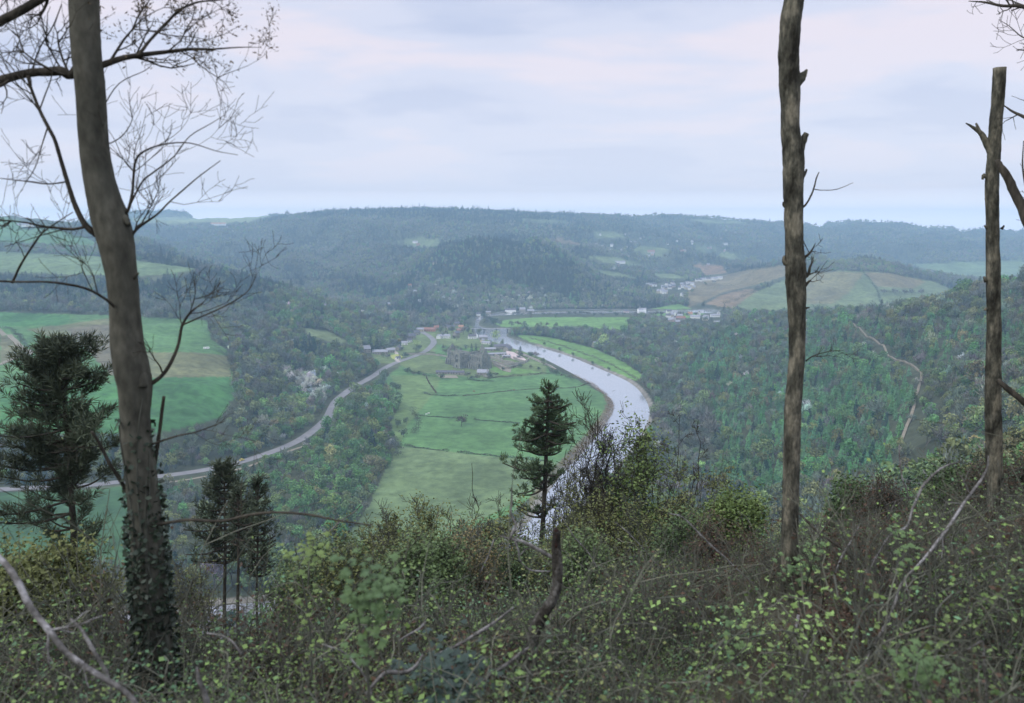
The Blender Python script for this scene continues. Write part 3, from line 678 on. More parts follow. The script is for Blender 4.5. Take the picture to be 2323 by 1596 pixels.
def house_meshes(l, w, h, rr, wall, roof, detail):
    key = (round(l, 2), round(w, 2), h, rr,wall.name, roof.name, detail)
    if key in HM: return HM[key]
    a = MB(); a.prism([(-w/2, -2), (w/2, -2), (w/2, h), (0, h+rr-0.05), (-w/2, h)], -l/2, l/2)
    a.v = [np.stack([v[:, 1], v[:, 0], v[:, 2]], 1) for v in a.v]
    r_ = MB(); t = 0.25; o = 0.4
    for s_ in (1, -1):
        x0, x1 = -l/2-o, l/2+o; y0 = s_*(w/2+o); z0 = h-o*rr/(w/2)
        r_.add([(x0,y0,z0+.03),(x1,y0,z0+.03),(x1,0,h+rr+.03),(x0,0,h+rr+.03),(x0,y0,z0+t),(x1,y0,z0+t),(x1,0,h+rr+t),(x0,0,h+rr+t)],
               [(0,1,2,3),(4,5,6,7),(0,1,5,4),(2,3,7,6),(0,3,7,4),(1,2,6,5)])
    out = [('wall', a.mesh('wall', [wall]), []), ('roof', r_.mesh('roof', [roof]), [])]
    c = MB(); c.box(-0.6, 0.6, -0.45, 0.45, h, h+rr+1.4); c.box(-0.3, 0.3, -0.2, 0.2, h+rr+1.4, h+rr+1.8)
    out[1][2].append(('chimney', c.mesh('chimney', [BRICKR if roof is TILE else STONE]), (l*0.38, 0, 0)))
    if detail:
        wi = MB(); wi.box(-0.6, 0.6, -0.06, 0.06, 0, 1.3); wm_ = wi.mesh('window', [GLASS])
        d_ = MB(); d_.box(-0.5, 0.5, -0.08, 0.08, 0, 2.1); dm = d_.mesh('door', [WOOD])
        nw = max(2, int(l/3.5))
        for s_ in (1, -1):
            for i in range(nw):
                x = (i+0.5)/nw*l-l/2
                if s_ == -1 and i == nw//2: out.append(('door', dm, (x, s_*(w/2+0.05), 0)))
                else: out.append(('window', wm_, (x, s_*(w/2+0.03), 1.0)))
                if h > 4.5: out.append(('window', wm_, (x, s_*(w/2+0.03), 3.4)))
    HM[key] = out; return out
def house(u, v, l, w, h, rr, rot, wall, roof, label, name='cottage', cat='house', group=None, detail=True, dmin=200, xyz=None):
    k_ = 0.86 if detail else 0.8; l, w, h, rr = l*k_, w*k_, h*0.9, rr*0.9
    p = xyz if xyz is not None else hit(u, v, dmin)
    e_ = empty(name, p, math.radians(rot)); tag(e_, label, cat, group)
    for nm, me_, sub in [(x[0], x[1], x[2]) for x in house_meshes(l, w, h, rr, wall, roof, detail)]:
        if nm in ('wall', 'roof'):
            o = link(nm, me_, e_)
            for snm, sme, loc in sub: link(snm, sme, o, loc)
        else: link(nm, me_, e_, sub)
    return e_
V_ = [ # u, v, length, width, eaves, roof rise, turn, wall, roof, label
 (1007,768,25,8,4.6,3,4,WHITE,SLATEL,'long white hall with a grey roof beside the road bend'),
 (995,769,8,9,4.6,3.4,90,WHITE,SLATEL,'white gabled cottage adjoining the long white hall'),
 (1071,769,15,8,5,3,15,WHITE,SLATE,'white house with a dark roof north of the abbey'),
 (1080,766,8,7,5,3.4,100,WHITE,SLATE,'white gable-ended house beside the white house north of the abbey'),
 (1096,771,16,9,5,3,10,STONE,SLATEL,'grey stone inn with a pale slate roof near the willow'),
 (1104,781,18,7,3,1.8,-12,WHITE,SLATEL,'low white building with a pale roof behind the abbey'),
 (1094,777,8,6,4,2.5,70,CREAM,SLATEL,'small cream cottage behind the low white building'),
 (918,783,11,6,4,2.4,5,WHITE,SLATEL,'small white cottage on the slope left of the road bend'),
 (929,777,9,6,4,2.4,20,WHITE,SLATE,'white cottage with a dark roof just above the small white cottage'),
 (832,800,12,7,6,5,30,STONE,SLATEL,'grey stone chapel at the left end of the village'),
 (862,804,26,8,4.5,3,8,STONE,SLATEL,'long grey stone terrace left of the road'),
 (886,800,14,7,4.5,3,25,STONE,SLATEL,'grey stone house at the right end of the stone terrace'),
 (904,795,11,7,5,3,75,STONE,SLATE,'tall dark-roofed stone house above the yellow lawn'),
 (932,768,18,8,5,4,30,STONE,SLATE,'large stone house with a dark purple roof above the road bend'),
 (944,760,14,8,5,3.5,40,STONE,SLATE,'stone house with a purple roof behind the large stone house'),
 (953,753,15,7,5,3,0,CREAM,SLATEL,'cream house where the road leaves the village'),
 (975,752,24,8,4.5,3,-6,BRICKR,TILE,'long red-roofed brick house at the road junction'),
 (990,748,10,8,5,3,10,BRICKR,TILE,'red-roofed brick house behind the dark trees'),
 (1023,748,16,8,5,3,15,STONE,SLATE,'grey house with a dark roof in the middle of the village'),
 (1012,744,12,7,5,3,35,STONE,SLATE,'grey stone house behind the middle of the village'),
 (1035,762,14,8,5,3.5,60,STONE,SLATE,'stone house with a steep dark roof above the abbey field'),
 (1042,755,12,8,5,3,20,STONE,TILE,'stone house with a reddish roof uphill of the steep-roofed house'),
 (1046,747,11,8,5,3,5,CREAM,ORANGE,'cream cottage with an orange roof by the river'),
 (1036,739,12,7,5,3,30,STONE,SLATE,'grey cottage above the orange-roofed cottage'),
 (1048,724,10,8,8,3,20,WHITE,SLATEL,'tall white house at the foot of the wooded hill'),
 (1047,734,10,8,6,3,40,CREAM,SLATEL,'pale house between the tall white house and the orange-roofed cottage'),
 (1085,718,11,8,6,3,10,WHITE,SLATE,'white house beside the far river bend'),
 (1108,713,14,6,4,2,5,STONE,SLATEL,'low grey building by the far river bend'),
 (1158,709,30,9,6,3,3,WHITE,SLATE,'long white riverside house on the far bank'),
 (1185,707,16,9,5,4,10,STONE,SLATEL,'pale grey house right of the long white riverside house'),
 (1204,709,18,8,4,3,5,STONE,SLATEL,'low pale house at the end of the riverside row'),
 (1112,796,19,7,3.4,2,3,STONE,SLATEL,'long shed with a pale roof right of the abbey'),
 (1126,807,34,6,3,1.6,16,STONE,SLATEL,'long pale-roofed shed beside the car park'),
 (1137,792,26,11,5,3,5,STONE,SLATE,'dark grey slate-roofed inn right of the abbey'),
 (1152,796,15,10,5,3,60,STONE,SLATE,'dark roofed house next to the cedar'),
 (1149,812,14,5,3,1.5,-10,STONE,SLATEL,'small grey roof on the ruins right of the abbey'),
 (1012,849,30,6,3.2,2,-2,STONE,SLATE,'long low stone barn below the abbey'),
 (1040,850,18,6,3.2,2,-4,STONE,SLATE,'low stone barn at the right of the long barn'),
 (1096,851,17,9,4,3.6,-10,STONE,SLATEL,'blue-grey roofed cottage on the field edge below the abbey'),
 (1104,855,9,7,4,3,70,STONE,SLATEL,'small stone cottage touching the blue-grey roofed cottage'),
 (903,816,8,5,3,2,40,WHITE,SLATE,'tiny white lodge at the lane mouth by the road'),
 (1350,788,9,8,6,4,30,CREAM,SLATEL,'pale house against the riverside wood'),
 (1452,709,13,9,6,3,20,WHITE,SLATEL,'white house left of the pair by the distant bridge road'),
 (1461,708,12,9,6,3,-10,WHITE,SLATEL,'white house right of the pair by the distant bridge road'),
 (1421,711,14,8,5,3,10,PINK,SLATE,'pinkish house on the far bank left of the white pair'),
 (1565,717,12,9,5,4,5,CREAM,ORANGE,'house with a bright orange roof in the right-hand village'),
 (1544,725,24,9,3.5,3,0,STONE,TILE,'long low red-roofed building in the right-hand village'),
 (1577,723,24,8,4.5,3,-15,WHITE,SLATEL,'long white building in the right-hand village'),
 (1585,717,10,8,8,3,70,WHITE,SLATE,'tall white house beside the long white building'),
 (1590,711,14,8,5,3,0,WHITE,SLATEL,'white house on the upper edge of the right-hand village'),
 (1622,720,24,8,4.5,3,4,WHITE,SLATEL,'long white house apart to the right of the right-hand village'),
 (1630,717,9,8,7,3,80,WHITE,SLATEL,'white gabled wing of the long white house on the right'),
 (1631,733,24,8,2.8,1.5,3,CREAM,SLATEL,'low pale yellow building below the long white house'),
 (1537,734,14,8,4,3,15,STONE,SLATEL,'grey house at the bottom of the right-hand village'),
 (1522,730,16,8,4,3,10,PINK,SLATEL,'pinkish row at the lower left of the right-hand village'),
 (1531,725,8,7,5,3,10,WHITE,SLATE,'small white house among the right-hand village trees'),
 (1517,711,12,8,5,3,10,WHITE,SLATE,'white house left on the upper edge of the right-hand village'),
 (942,552,22,9,5,3,-5,WHITE,SLATEL,'white farmhouse in the clearing high on the left hillside'),
 (949,557,16,9,4,3,20,PINK,TILE,'reddish barn in the clearing high on the left hillside'),
 (929,655,13,10,8,4,20,WHITE,TILE,'white house alone in the woods left of the dark wooded bump'),
 (909,625,26,8,5,3,10,STONE,SLATEL,'grey house in the woods uphill of the lone white house'),
 (889,695,24,9,6,3,10,PINK,SLATEL,'pinkish house in the woods above the village'),
 (875,691,12,8,5,3,30,WHITE,SLATEL,'pale house left of the pinkish house in the woods'),
 (1356,560,16,9,6,3,0,WHITE,SLATEL,'white house on the right shoulder of the dark wooded bump'),
 (1406,598,44,9,6,3,3,WHITE,SLATEL,'long white terrace on the distant slope'),
 (1448,622,15,10,6,5,15,PINK,TILE,'pink house with a red roof on the distant slope'),
 (1477,574,32,10,6,4,0,PINK,TILE,'wide pink house in the distant meadow'),
 (1560,547,22,10,6,4,0,WHITE,SLATEL,'white house high on the distant hill'),
 (1645,558,24,10,6,4,0,WHITE,SLATEL,'white house on the distant hillside in front of the dead trunk'),
 (1547,573,14,10,6,4,10,PINK,TILE,'small pink house on the distant hillside'),
 (1549,675,14,10,8,4,20,WHITE,SLATEL,'white house standing between the two distant villages'),
 (55,517,60,14,5,4,2,WHITE,SLATEL,'long pale barn on the upper left hill'),
 (495,513,90,20,8,6,4,WHITE,ORANGE,'pale barn far away on the left ridge'),
]
for a_ in V_:
    house(*a_[:9], a_[9], detail=(a_[1] > 735), name=('barn' if 'barn' in a_[9] or 'shed' in a_[9] else 'chapel' if 'chapel' in a_[9] else 'inn' if 'inn ' in a_[9] else 'cottage' if 'cottage' in a_[9] else 'house'))
# rows of distant white houses
g = np.random.default_rng(3)
rows_ = [([(1580+i*5.6+g.random()*2, 638.5-i*0.55+g.random()*1.5) for i in range(11)], 'white house in the upper row of the distant village', 'upper row of the distant village'),
         ([(1464+i*5.5, 649+g.random()*2) for i in range(5)], 'pale house in the left row of the distant village', 'left row of the distant village'),
         ([(1496+80*g.random(), 645+13*g.random()) for i in range(30)], 'small pale house scattered in the middle of the distant village', 'middle of the distant village'),
         ([(1492+27*g.random(), 660+9*g.random()) for i in range(9)], 'small pale house at the lower edge of the distant village', 'lower edge of the distant village'),
         ([(1513+32*g.random(), 708+24*g.random()) for i in range(7)]+[(1585+20*g.random(), 714+14*g.random()) for i in range(3)], 'small pale house among the trees of the right-hand village', 'small houses of the right-hand village'),
         ([(1330+360*g.random(), 520+90*g.random()) for i in range(30)]+[(880+110*g.random(), 600+100*g.random()) for i in range(7)], 'tiny pale house scattered on the distant hillside', 'houses scattered on the distant hillside')]
HSP = []
for pts, lab, grp in rows_:
    for (u, v) in pts:
        s_ = int(g.integers(0, 3)); wl = [WHITE, WHITE, CREAM, PINK][int(g.integers(0, 4))] if 'white' not in lab else WHITE
        house(u, v, [9, 11, 13][s_], 8, 5.5, 3.5, float(g.integers(-20, 30)), wl, [SLATEL, SLATE, SLATEL][int(g.integers(0, 3))], lab, 'house', group=grp, detail=False)

# abbey
ABST = mat('weathered_abbey_stone', (0.27, 0.265, 0.22), 0.95, col2=(0.16, 0.16, 0.14), scale=0.45, detail=8)
ab = empty('abbey_ruin', PZ(1066, 830, 3.2), math.radians(-48)); ab.location.z = float(height(ab.location.x, ab.location.y))
tag(ab, 'roofless grey stone abbey ruin with gables and tall pointed windows', 'abbey')
def facade(length, th, openings, top, axis, at, name, step=0.5):
    """wall along axis ('x' or 'y'), centred at at=(x,y), top(s) gives the wall head"""
    m = MB(); n = int(round(length/step))
    for i in range(n):
        s0 = -length/2+i*step; s1 = s0+step; sm = (s0+s1)/2; zt = top(sm); segs = [(-1.5, zt)]
        for c, w, z0, zs, rise in openings:
            if abs(sm-c) < w/2:
                f = abs(sm-c)/(w/2); za = zs+rise*math.sqrt(max(0, 1-f**1.6))
                ns = []
                for a, b2 in segs:
                    if z0 > a and z0 < b2: ns.append((a, z0))
                    if za < b2 and za > a: ns.append((za, b2))
                    if za <= a or z0 >= b2: ns.append((a, b2))
                segs = ns
        for a, b2 in segs:
            if b2-a < 0.05: continue
            if axis == 'x': m.box(at[0]+s0, at[0]+s1, at[1]-th/2, at[1]+th/2, a, b2)
            else: m.box(at[0]-th/2, at[0]+th/2, at[1]+s0, at[1]+s1, a, b2)
    return m.build(name, [ABST], ab)
rag = lambda z, a=0.5: (lambda s: z+a*math.sin(s*1.3)+0.4*a*math.sin(s*3.7+1))
for sy in (1, -1):
    facade(32, 1.4, [(-13.5+4.5*i, 2.4, 10.5, 14.0, 2.0) for i in range(7)]+[(-13.5+4.5*i, 3.2, 0.0, 5.5, 2.2) for i in range(7)], rag(18.2, 0.25), 'x', (-22, sy*5.6), 'nave_wall')
    facade(26, 1.4, [(-9.5+4.8*i, 2.6, 10.5, 14.2, 2.0) for i in range(5)]+[(-9.5+4.8*i, 3.3, 0.0, 5.5, 2.2) for i in range(5)], rag(18.2, 0.25), 'x', (19, sy*5.6), 'choir_wall')
    facade(30, 1.2, [(-12.5+4.6*i, 2.2, 2.6, 5.2, 1.5) for i in range(6)], rag(8.6, 0.7), 'x', (-22, sy*11.5), 'aisle_wall')
    facade(22, 1.2, [(-8+4.6*i, 2.2, 2.6, 5.2, 1.5) for i in range(4)], rag(8.6, 0.7), 'x', (21, sy*11.5), 'aisle_wall')
    for sx_ in (-1, 1):
        facade(16, 1.4, [(-4.0, 3.0, 3, 6.5, 2), (3.6, 3.0, 3, 6.5, 2), (-4.0, 2.6, 11, 14, 2), (3.6, 2.6, 11, 14, 2)], rag(18.2, 0.2), 'y', (sx_*6.2, sy*14), 'transept_wall')
    facade(13, 1.5, [(0, 6.4, 7.5, 14.0, 4.6), (0, 2.2, 0, 3.0, 1.2)], lambda s: 18.2+9.0*(1-abs(s)/6.5)+0.3*math.sin(s*5), 'x', (0, sy*22.3), 'transept_gable')
facade(13, 1.6, [(0, 7.6, 3.2, 14.5, 5.2)], lambda s: 18.2+9.0*(1-abs(s)/6.5)+0.3*math.sin(s*5), 'y', (32.6, 0), 'east_gable')
facade(13, 1.6, [(0, 7.2, 6.5, 14.0, 4.8), (0, 3.4, 0, 3.5, 1.6)], lambda s: 18.2+9.0*(1-abs(s)/6.5)+0.3*math.sin(s*5), 'y', (-38.6, 0), 'west_gable')
mu = MB()
for o in (-1.9, 0, 1.9): mu.box(32.4, 32.8, o-0.2, o+0.2, 3.3, 18 if o == 0 else 16.5)
mu.build('window_mullion', [ABST], ab)
for xx in [-36.5+4.6*i for i in range(7)]+[10+4.6*i for i in range(5)]:
    for sy in (1, -1):
        m = MB(); m.prism([(0, -1), (2.2, -1), (1.9, 4), (1.1, 7.4), (0, 8.0)], -0.6, 0.6); m.v = [np.stack([xx+v[:, 1], sy*(12.15+v[:, 0]), v[:, 2]], 1) for v in m.v]
        m.build('buttress', [ABST], ab)
for (bx, by) in ((6.9,22.6),(-6.9,22.6),(6.9,-22.6),(-6.9,-22.6),(33.2,6.9),(33.2,-6.9),(-39.2,6.9),(-39.2,-6.9)):
    m = MB(); m.box(bx-1.1, bx+1.1, by-1.1, by+1.1, -1.5, 16.5); m.add([(bx-1.1,by-1.1,16.5),(bx+1.1,by-1.1,16.5),(bx+1.1,by+1.1,16.5),(bx-1.1,by+1.1,16.5),(bx,by,21)], [(0,1,4),(1,2,4),(2,3,4),(3,0,4)])
    m.build('turret', [ABST], ab)
# low ruined cloister walls right of the abbey
def low_wall(uvs, h, th, m_, name, label, cat, dmin=300, group=None, wob=0.15):
    pts = [hit(u, v, dmin) for u, v in uvs]; m = MB(); P2 = smooth_open(np.array(pts)[:, :2], 6) if len(pts) > 2 else np.linspace(pts[0][:2], pts[1][:2], 8)
    d = np.gradient(P2, axis=0); d /= np.linalg.norm(d, axis=1, keepdims=True)+1e-9; nn = np.stack([-d[:, 1], d[:, 0]], 1)*th/2
    Z_ = height(P2[:, 0], P2[:, 1]); V = []; Fs = []
    for i in range(len(P2)):
        hh_ = h*(1+wob*(random.random()-0.5))
        for s_, z in ((1, -0.8), (1, hh_), (-1, hh_), (-1, -0.8)): V.append((P2[i, 0]+s_*nn[i, 0], P2[i, 1]+s_*nn[i, 1], Z_[i]+z))
    n = len(P2)
    for i in range(n-1):
        for j in range(4): Fs.append((i*4+j, i*4+(j+1) % 4, (i+1)*4+(j+1) % 4, (i+1)*4+j))
    Fs += [(0,1,2,3), (n*4-1,n*4-2,n*4-3,n*4-4)]
    m.add(V, Fs); o = m.build(name, [m_]); tag(o, label, cat, group); return o
for k, pl in enumerate([[(1108,812),(1140,822),(1165,826)], [(1112,822),(1150,830),(1190,826)], [(1120,806),(1135,816)], [(1145,808),(1138,818)], [(1165,815),(1190,824),(1200,818)], [(1118,828),(1150,838),(1180,830)]]):
    low_wall(pl, 3.5, 1.0, STONE, 'ruined_wall', 'low ruined stone wall of the cloister right of the abbey', 'wall', group='ruined cloister walls')
low_wall([(1170,800),(1200,812),(1245,832),(1262,842)], 2.6, 0.8, M_GRAVEL, 'river_wall', 'pale stone wall sloping down beside the river', 'wall')
low_wall([(1000,848),(1030,850),(1055,851)], 2.0, 0.6, STONE, 'field_wall', 'stone wall in front of the long low barn', 'wall')
low_wall([(920,805),(980,806),(1020,812)], 2.0, 0.6, STONE, 'meadow_wall', 'pinkish stone wall across the meadow left of the abbey', 'wall')
low_wall([(1085,719.5),(1160,713.0),(1260,710.5),(1400,710),(1500,710)], 2.0, 0.8, STONE, 'embankment_wall', 'long pale river wall on the far bank below the wooded bump', 'wall')
def patch(name, uvs, z, m_, label):
    V = []; 
    pts = np.array([hit(u, v, 300)[:2] for u, v in uvs]); c = pts.mean(0); n = len(pts); K_ = 5
    for k in range(K_+1):
        for p_ in pts:
            q_ = c+(p_-c)*max(k/K_, 0.001); V.append((q_[0], q_[1], float(height(q_[0], q_[1]))+z))
    Fs = [(k*n+i, k*n+(i+1) % n, (k+1)*n+(i+1) % n, (k+1)*n+i) for k in range(K_) for i in range(n)]
    for i in range(n): V.append((V[K_*n+i][0], V[K_*n+i][1], V[K_*n+i][2]-1.2))
    Fs += [(K_*n+i, K_*n+(i+1) % n, (K_+1)*n+(i+1) % n, (K_+1)*n+i) for i in range(n)]
    o = link(name, mesh_np(name, V, Fs, [m_])); tag(o, label, 'ground', kind='structure')
M_PINKG = mat('pinkish_gravel', (0.50, 0.40, 0.37), 0.9, var=0.12, scale=0.2)
patch('car_park', [(1148,797),(1165,800),(1188,812),(1196,820),(1165,816),(1150,808)], 0.35, M_PINKG, 'pinkish gravel car park around the cedar')
patch('monastery_paving', [(1120,829),(1132,826),(1160,838),(1158,846),(1140,842)], 0.35, M_TRACK, 'pale bare ground and paving right of the abbey')
patch('barn_yard', [(990,852),(1035,853),(1040,859),(1000,858)], 0.35, M_TRACK, 'pale yard in front of the barns')
patch('lawn', [(885,808),(900,804),(914,810),(905,818),(890,815)], 0.35, mat('yellow_lawn', (0.30, 0.33, 0.08), 0.9, var=0.15, scale=0.2), 'yellow-green lawn between the cottages and the road')

# iron bridge
IRON = mat('dark_iron', (0.05, 0.055, 0.06), 0.6)
br = empty('footbridge', PZ(1112, 746, 8)); tag(br, 'flat iron footbridge on dark piers crossing the river behind the village', 'bridge')
bl = br.location.copy(); bl.z = 0; br.location.z = 0
xl = PZ(1066, 746, 8)[0]-bl.x; xr = PZ(1158, 746, 8)[0]-bl.x
m = MB(); m.box(xl, xr, -1.6, 1.6, 7.6, 8.2); m.build('deck', [SLATEL], br)
for sy in (-1.6, 1.6):
    m = MB(); m.box(xl, xr, sy-0.06, sy+0.06, 9.3, 9.42)
    for i in range(25): xx = xl+(xr-xl)*i/24; m.box(xx-0.05, xx+0.05, sy-0.05, sy+0.05, 8.2, 9.3)
    m.build('railing', [IRON], br)
for up in (1072, 1098, 1126, 1151):
    xx = PZ(up, 746, 8)[0]-bl.x; m = MB()
    m.box(xx-1.1, xx+1.1, -1.8, 1.8, -2.4, 6.6); m.box(xx-1.6, xx+1.6, -2.2, 2.2, 6.6, 7.55); m.build('pier', [IRON], br)

# vehicles on the road and caravan
TYRE = mat('tyre', (0.03, 0.03, 0.03), 0.8)
def car(u, v, colr_, label, rot):
    p = hit(u, v, 300); i_ = int(np.argmin(np.hypot(ROADXY[:, 0]-p[0], ROADXY[:, 1]-p[1]))); t = ROADXY[min(i_+1, len(ROADXY)-1)]-ROADXY[i_-1]; ang = math.atan2(t[1], t[0])
    nn_ = np.array([-t[1], t[0]])/np.linalg.norm(t); c = ROADXY[i_]+nn_*rot
    e_ = empty('car', (c[0], c[1], float(max(height(c[0]+a, c[1]+b3) for a in (-4,0,4) for b3 in (-4,0,4)))+0.30), ang); tag(e_, label, 'car')
    paint = mat('car_paint', colr_, 0.35, spec=0.5)
    m = MB(); m.prism([(-2.1,0.35),(2.05,0.35),(2.1,0.8),(1.1,0.95),(-1.9,1.0),(-2.1,0.8)], -0.85, 0.85); m.build('body', [paint], e_)
    m = MB(); m.prism([(-1.7,1.0),(1.0,0.96),(0.4,1.45),(-1.2,1.48)], -0.75, 0.75); m.build('window', [GLASS], e_)
    m = MB(); m.prism([(-1.2,1.485),(0.4,1.455),(0.38,1.52),(-1.15,1.55)], -0.74, 0.74); m.build('roof', [paint], e_)
    for sx_ in (-1.3, 1.3):
        for sy in (-0.8, 0.8):
            m = MB(); m.tube([(sx_, sy-0.12, 0.33), (sx_, sy+0.12, 0.33)], 0.33, 10); m.build('wheel', [TYRE], e_)
car(548, 1047, (0.75, 0.62, 0.10), 'yellow car driving on the valley road at the left', 1.8)
car(765, 908, (0.80, 0.80, 0.80), 'white car on the valley road where it bends up towards the village', -1.8)
cv = empty('caravan', hit(468, 793), math.radians(12)); tag(cv, 'white caravan parked at the edge of the left field', 'caravan')
m = MB(); m.prism([(-3.2,0.5),(3.2,0.5),(3.5,1.4),(3.1,2.6),(-3.0,2.6),(-3.4,1.4)], -1.1, 1.1); m.build('body', [WHITE], cv)
for xx in (-1.8, 0.3, 2.0):
    m = MB(); m.box(xx-0.5, xx+0.5, -1.14, -1.11, 1.3, 2.0); m.build('window', [GLASS], cv)
for sy in (-1.0, 1.0):
    m = MB(); m.tube([(0, sy-0.1, 0.35), (0, sy+0.1, 0.35)], 0.35, 10); m.build('wheel', [TYRE], cv)
m = MB(); m.tube([(3.3,0,0.6),(4.5,0,0.5)], 0.06, 5); m.build('drawbar', [IRON], cv)

# animals in the field
def beast(p, rot, L_, m_, name, label, cat, group=None):
    m = MB()
    m.tube([(-L_*.5,0,L_*.52),(-L_*.4,0,L_*.56),(-L_*.1,0,L_*.5),(L_*.25,0,L_*.53),(L_*.42,0,L_*.56),(L_*.55,0,L_*.6)], [L_*.06,L_*.16,L_*.18,L_*.17,L_*.12,L_*.08], 8)
    m.tube([(L_*.5,0,L_*.6),(L_*.66,0,L_*.52),(L_*.8,0,L_*.34)], [L_*.08,L_*.08,L_*.04], 6)
    for xx, yy in ((-.36,-.1),(-.36,.1),(.33,-.1),(.33,.1)): m.tube([(L_*xx,L_*yy,L_*.5),(L_*xx*1.02,L_*yy,L_*.25),(L_*xx,L_*yy,-.02)], [L_*.07,L_*.04,L_*.03], 5)
    m.tube([(-L_*.5,0,L_*.58),(-L_*.58,0,L_*.35)], [0.04,0.03], 4)
    o = m.build(name, [m_], None, p); o.rotation_euler = (0, 0, rot); tag(o, label, cat, group)
BR = mat('brown_hide', (0.28, 0.12, 0.06)); WOOL = mat('pale_fleece', (0.75, 0.74, 0.70))
beast(hit(1075, 890), 0.3, 2.4, BR, 'cow', 'brown cow grazing in the middle of the green field', 'cow')
beast(hit(1166, 887), 2.3, 2.2, BR, 'cow', 'brown cow grazing further right near the hedge', 'cow')
beast(hit(967, 942), 0.2, 2.0, WOOL, 'sheep', 'pale sheep on the left side of the green field, left one of a pair', 'sheep')
beast(hit(973, 940), 2.8, 2.0, WOOL, 'sheep', 'pale sheep on the left side of the green field, right one of a pair', 'sheep')

# hedges and field trees
HEDGE = mat('hedge_leaf', (0.10, 0.13, 0.07), 0.9, col2=(0.06, 0.065, 0.045), scale=0.5)
HEDGEB = mat('brown_hedge', (0.16, 0.13, 0.09), 0.9, col2=(0.09, 0.08, 0.06), scale=0.5)
def hedge(uvs, h, w, label, m_=None, gap=0.15, dmin=300, name='hedge'):
    pts = smooth_open(np.array([hit(u, v, dmin)[:2] for u, v in uvs]), 8); seg = np.linalg.norm(np.diff(pts, axis=0), axis=1); L_ = seg.sum(); s_ = np.concatenate([[0], np.cumsum(seg)])
    n = int(min(4500, L_*14)); t = rng.random(n)*L_; g1 = np.sin(t*0.21+L_)+np.sin(t*0.07+1); t = t[g1 > -1.6+gap*4-0.6]; n = len(t)
    x = np.interp(t, s_, pts[:, 0]); y = np.interp(t, s_, pts[:, 1]); hv = h*(0.75+0.35*np.sin(t*0.33)+0.25*np.sin(t*0.11+2))
    x += rng.normal(size=n)*w*0.35; y += rng.normal(size=n)*w*0.35; z = height(x, y)+hv*rng.random(n)
    C = np.stack([x, y, z], 1); A = rand_dirs(n)*0.42; B = np.cross(A, rand_dirs(n)); m = MB(); m.quads(C, A, B*0.9)
    o = m.build(name, [m_ or HEDGE]); tag(o, label, 'hedge')
hedge([(918,1012),(960,1019),(1000,1023),(1060,1030),(1110,1034),(1170,1040),(1240,1047)], 1.9, 1.6, 'dark hedge dividing the pale nearest field from the green one')
hedge([(942,944),(1000,948),(1060,952),(1120,957),(1180,962)], 1.6, 1.4, 'thin broken hedge past the lone bare tree', gap=0.2)
hedge([(962,893),(980,897),(1010,899),(1050,899)], 1.8, 2, 'short hedge in the upper green field')
hedge([(1050,899),(1120,892),(1200,884),(1300,880),(1345,874)], 1.1, 0.8, 'low fence-like hedge crossing the upper green field', HEDGEB, gap=0.1)
hedge([(967,858),(975,872),(990,893)], 1.8, 1.4, 'hedge running down from the barns to the upper field', HEDGEB)
hedge([(915,842),(945,848),(965,853),(990,855)], 4.0, 3, 'tall dark hedge left of the barns')
hedge([(1105,862),(1120,858),(1150,856),(1190,853),(1240,848),(1270,850)], 3.0, 2.4, 'dark hedge at the foot of the abbey grounds')
hedge([(1060,862),(1090,865),(1120,866)], 2.5, 3, 'bushy hedge in front of the blue-grey roofed cottage')
hedge([(925,805),(960,800),(990,803),(1015,810)], 1.5, 2, 'thin hedge across the meadow left of the abbey', HEDGEB)
hedge([(935,935),(945,950),(950,968),(935,985)], 5, 6, 'row of bushes along the left edge of the green field')
hedge([(890,995),(905,1012),(900,1040)], 4, 6, 'bushes at the corner of the wood and the pale field')
hedge([(1240,835),(1262,846),(1285,855),(1300,862)], 5, 5, 'dark bushes between the abbey grounds and the river')
hedge([(1300,855),(1340,872),(1368,893),(1385,915),(1378,945),(1350,985),(1320,1020),(1280,1060)], 3.2, 6, 'brown reeds and brush along the near river bank', mat('reed_brown', (0.30, 0.20, 0.12), 0.9, col2=(0.16, 0.14, 0.09), scale=0.3), gap=-0.5, name='bank_brush')
hedge([(1200,768),(1260,782),(1330,806),(1400,836),(1450,866),(1485,905),(1492,935)], 3.0, 4, 'brown bushes along the far river bank', HEDGEB, gap=0.1)
hedge([(1958,618),(1975,640),(1990,660),(1998,690)], 5, 5, 'dark hedge splitting the fields on the round hill', dmin=1500)
hedge([(1990,662),(2040,665),(2110,668)], 5, 6, 'tree-dotted hedge at the right foot of the round hill fields', dmin=1500)
hedge([(1600,655),(1680,645),(1700,630),(1790,600)], 9, 14, 'wooded strip between the reddish fields', dmin=1500)
hedge([(1640,690),(1700,668),(1720,655)], 8, 10, 'bushy strip below the reddish fields', dmin=1500)
hedge([(0,745),(30,752),(52,775),(66,790)], 2.4, 5, 'dark bushes beside the farm track on the left')
hedge([(480,792),(500,800),(522,812),(530,850)], 5, 8, 'bushes behind the caravan along the left field edge')
def place_tree(kind, u, v, hpx, wide, tint, name, label, group=None, dmin=300):
    p = hit(u, v, dmin); D = p[1]; h_ = hpx/F*D*1.0
    ids = PT[kind]; b_ = {'bare':10.5,'broad':10,'con':13}[kind]; s_ = h_/b_
    o = bpy.data.objects.new(name, protos[ids[int(rng.integers(0, len(ids)))]]); COL.objects.link(o); o.location = p; o.rotation_euler = (0, 0, rng.random()*6); o.scale = (s_*wide, s_*wide, s_); o['tint'] = [float(c) for c in tint]
    tag(o, label, 'tree', group)
DK = (0.02, 0.04, 0.028); OL = (0.16, 0.2, 0.1); YG = (0.32, 0.42, 0.15)
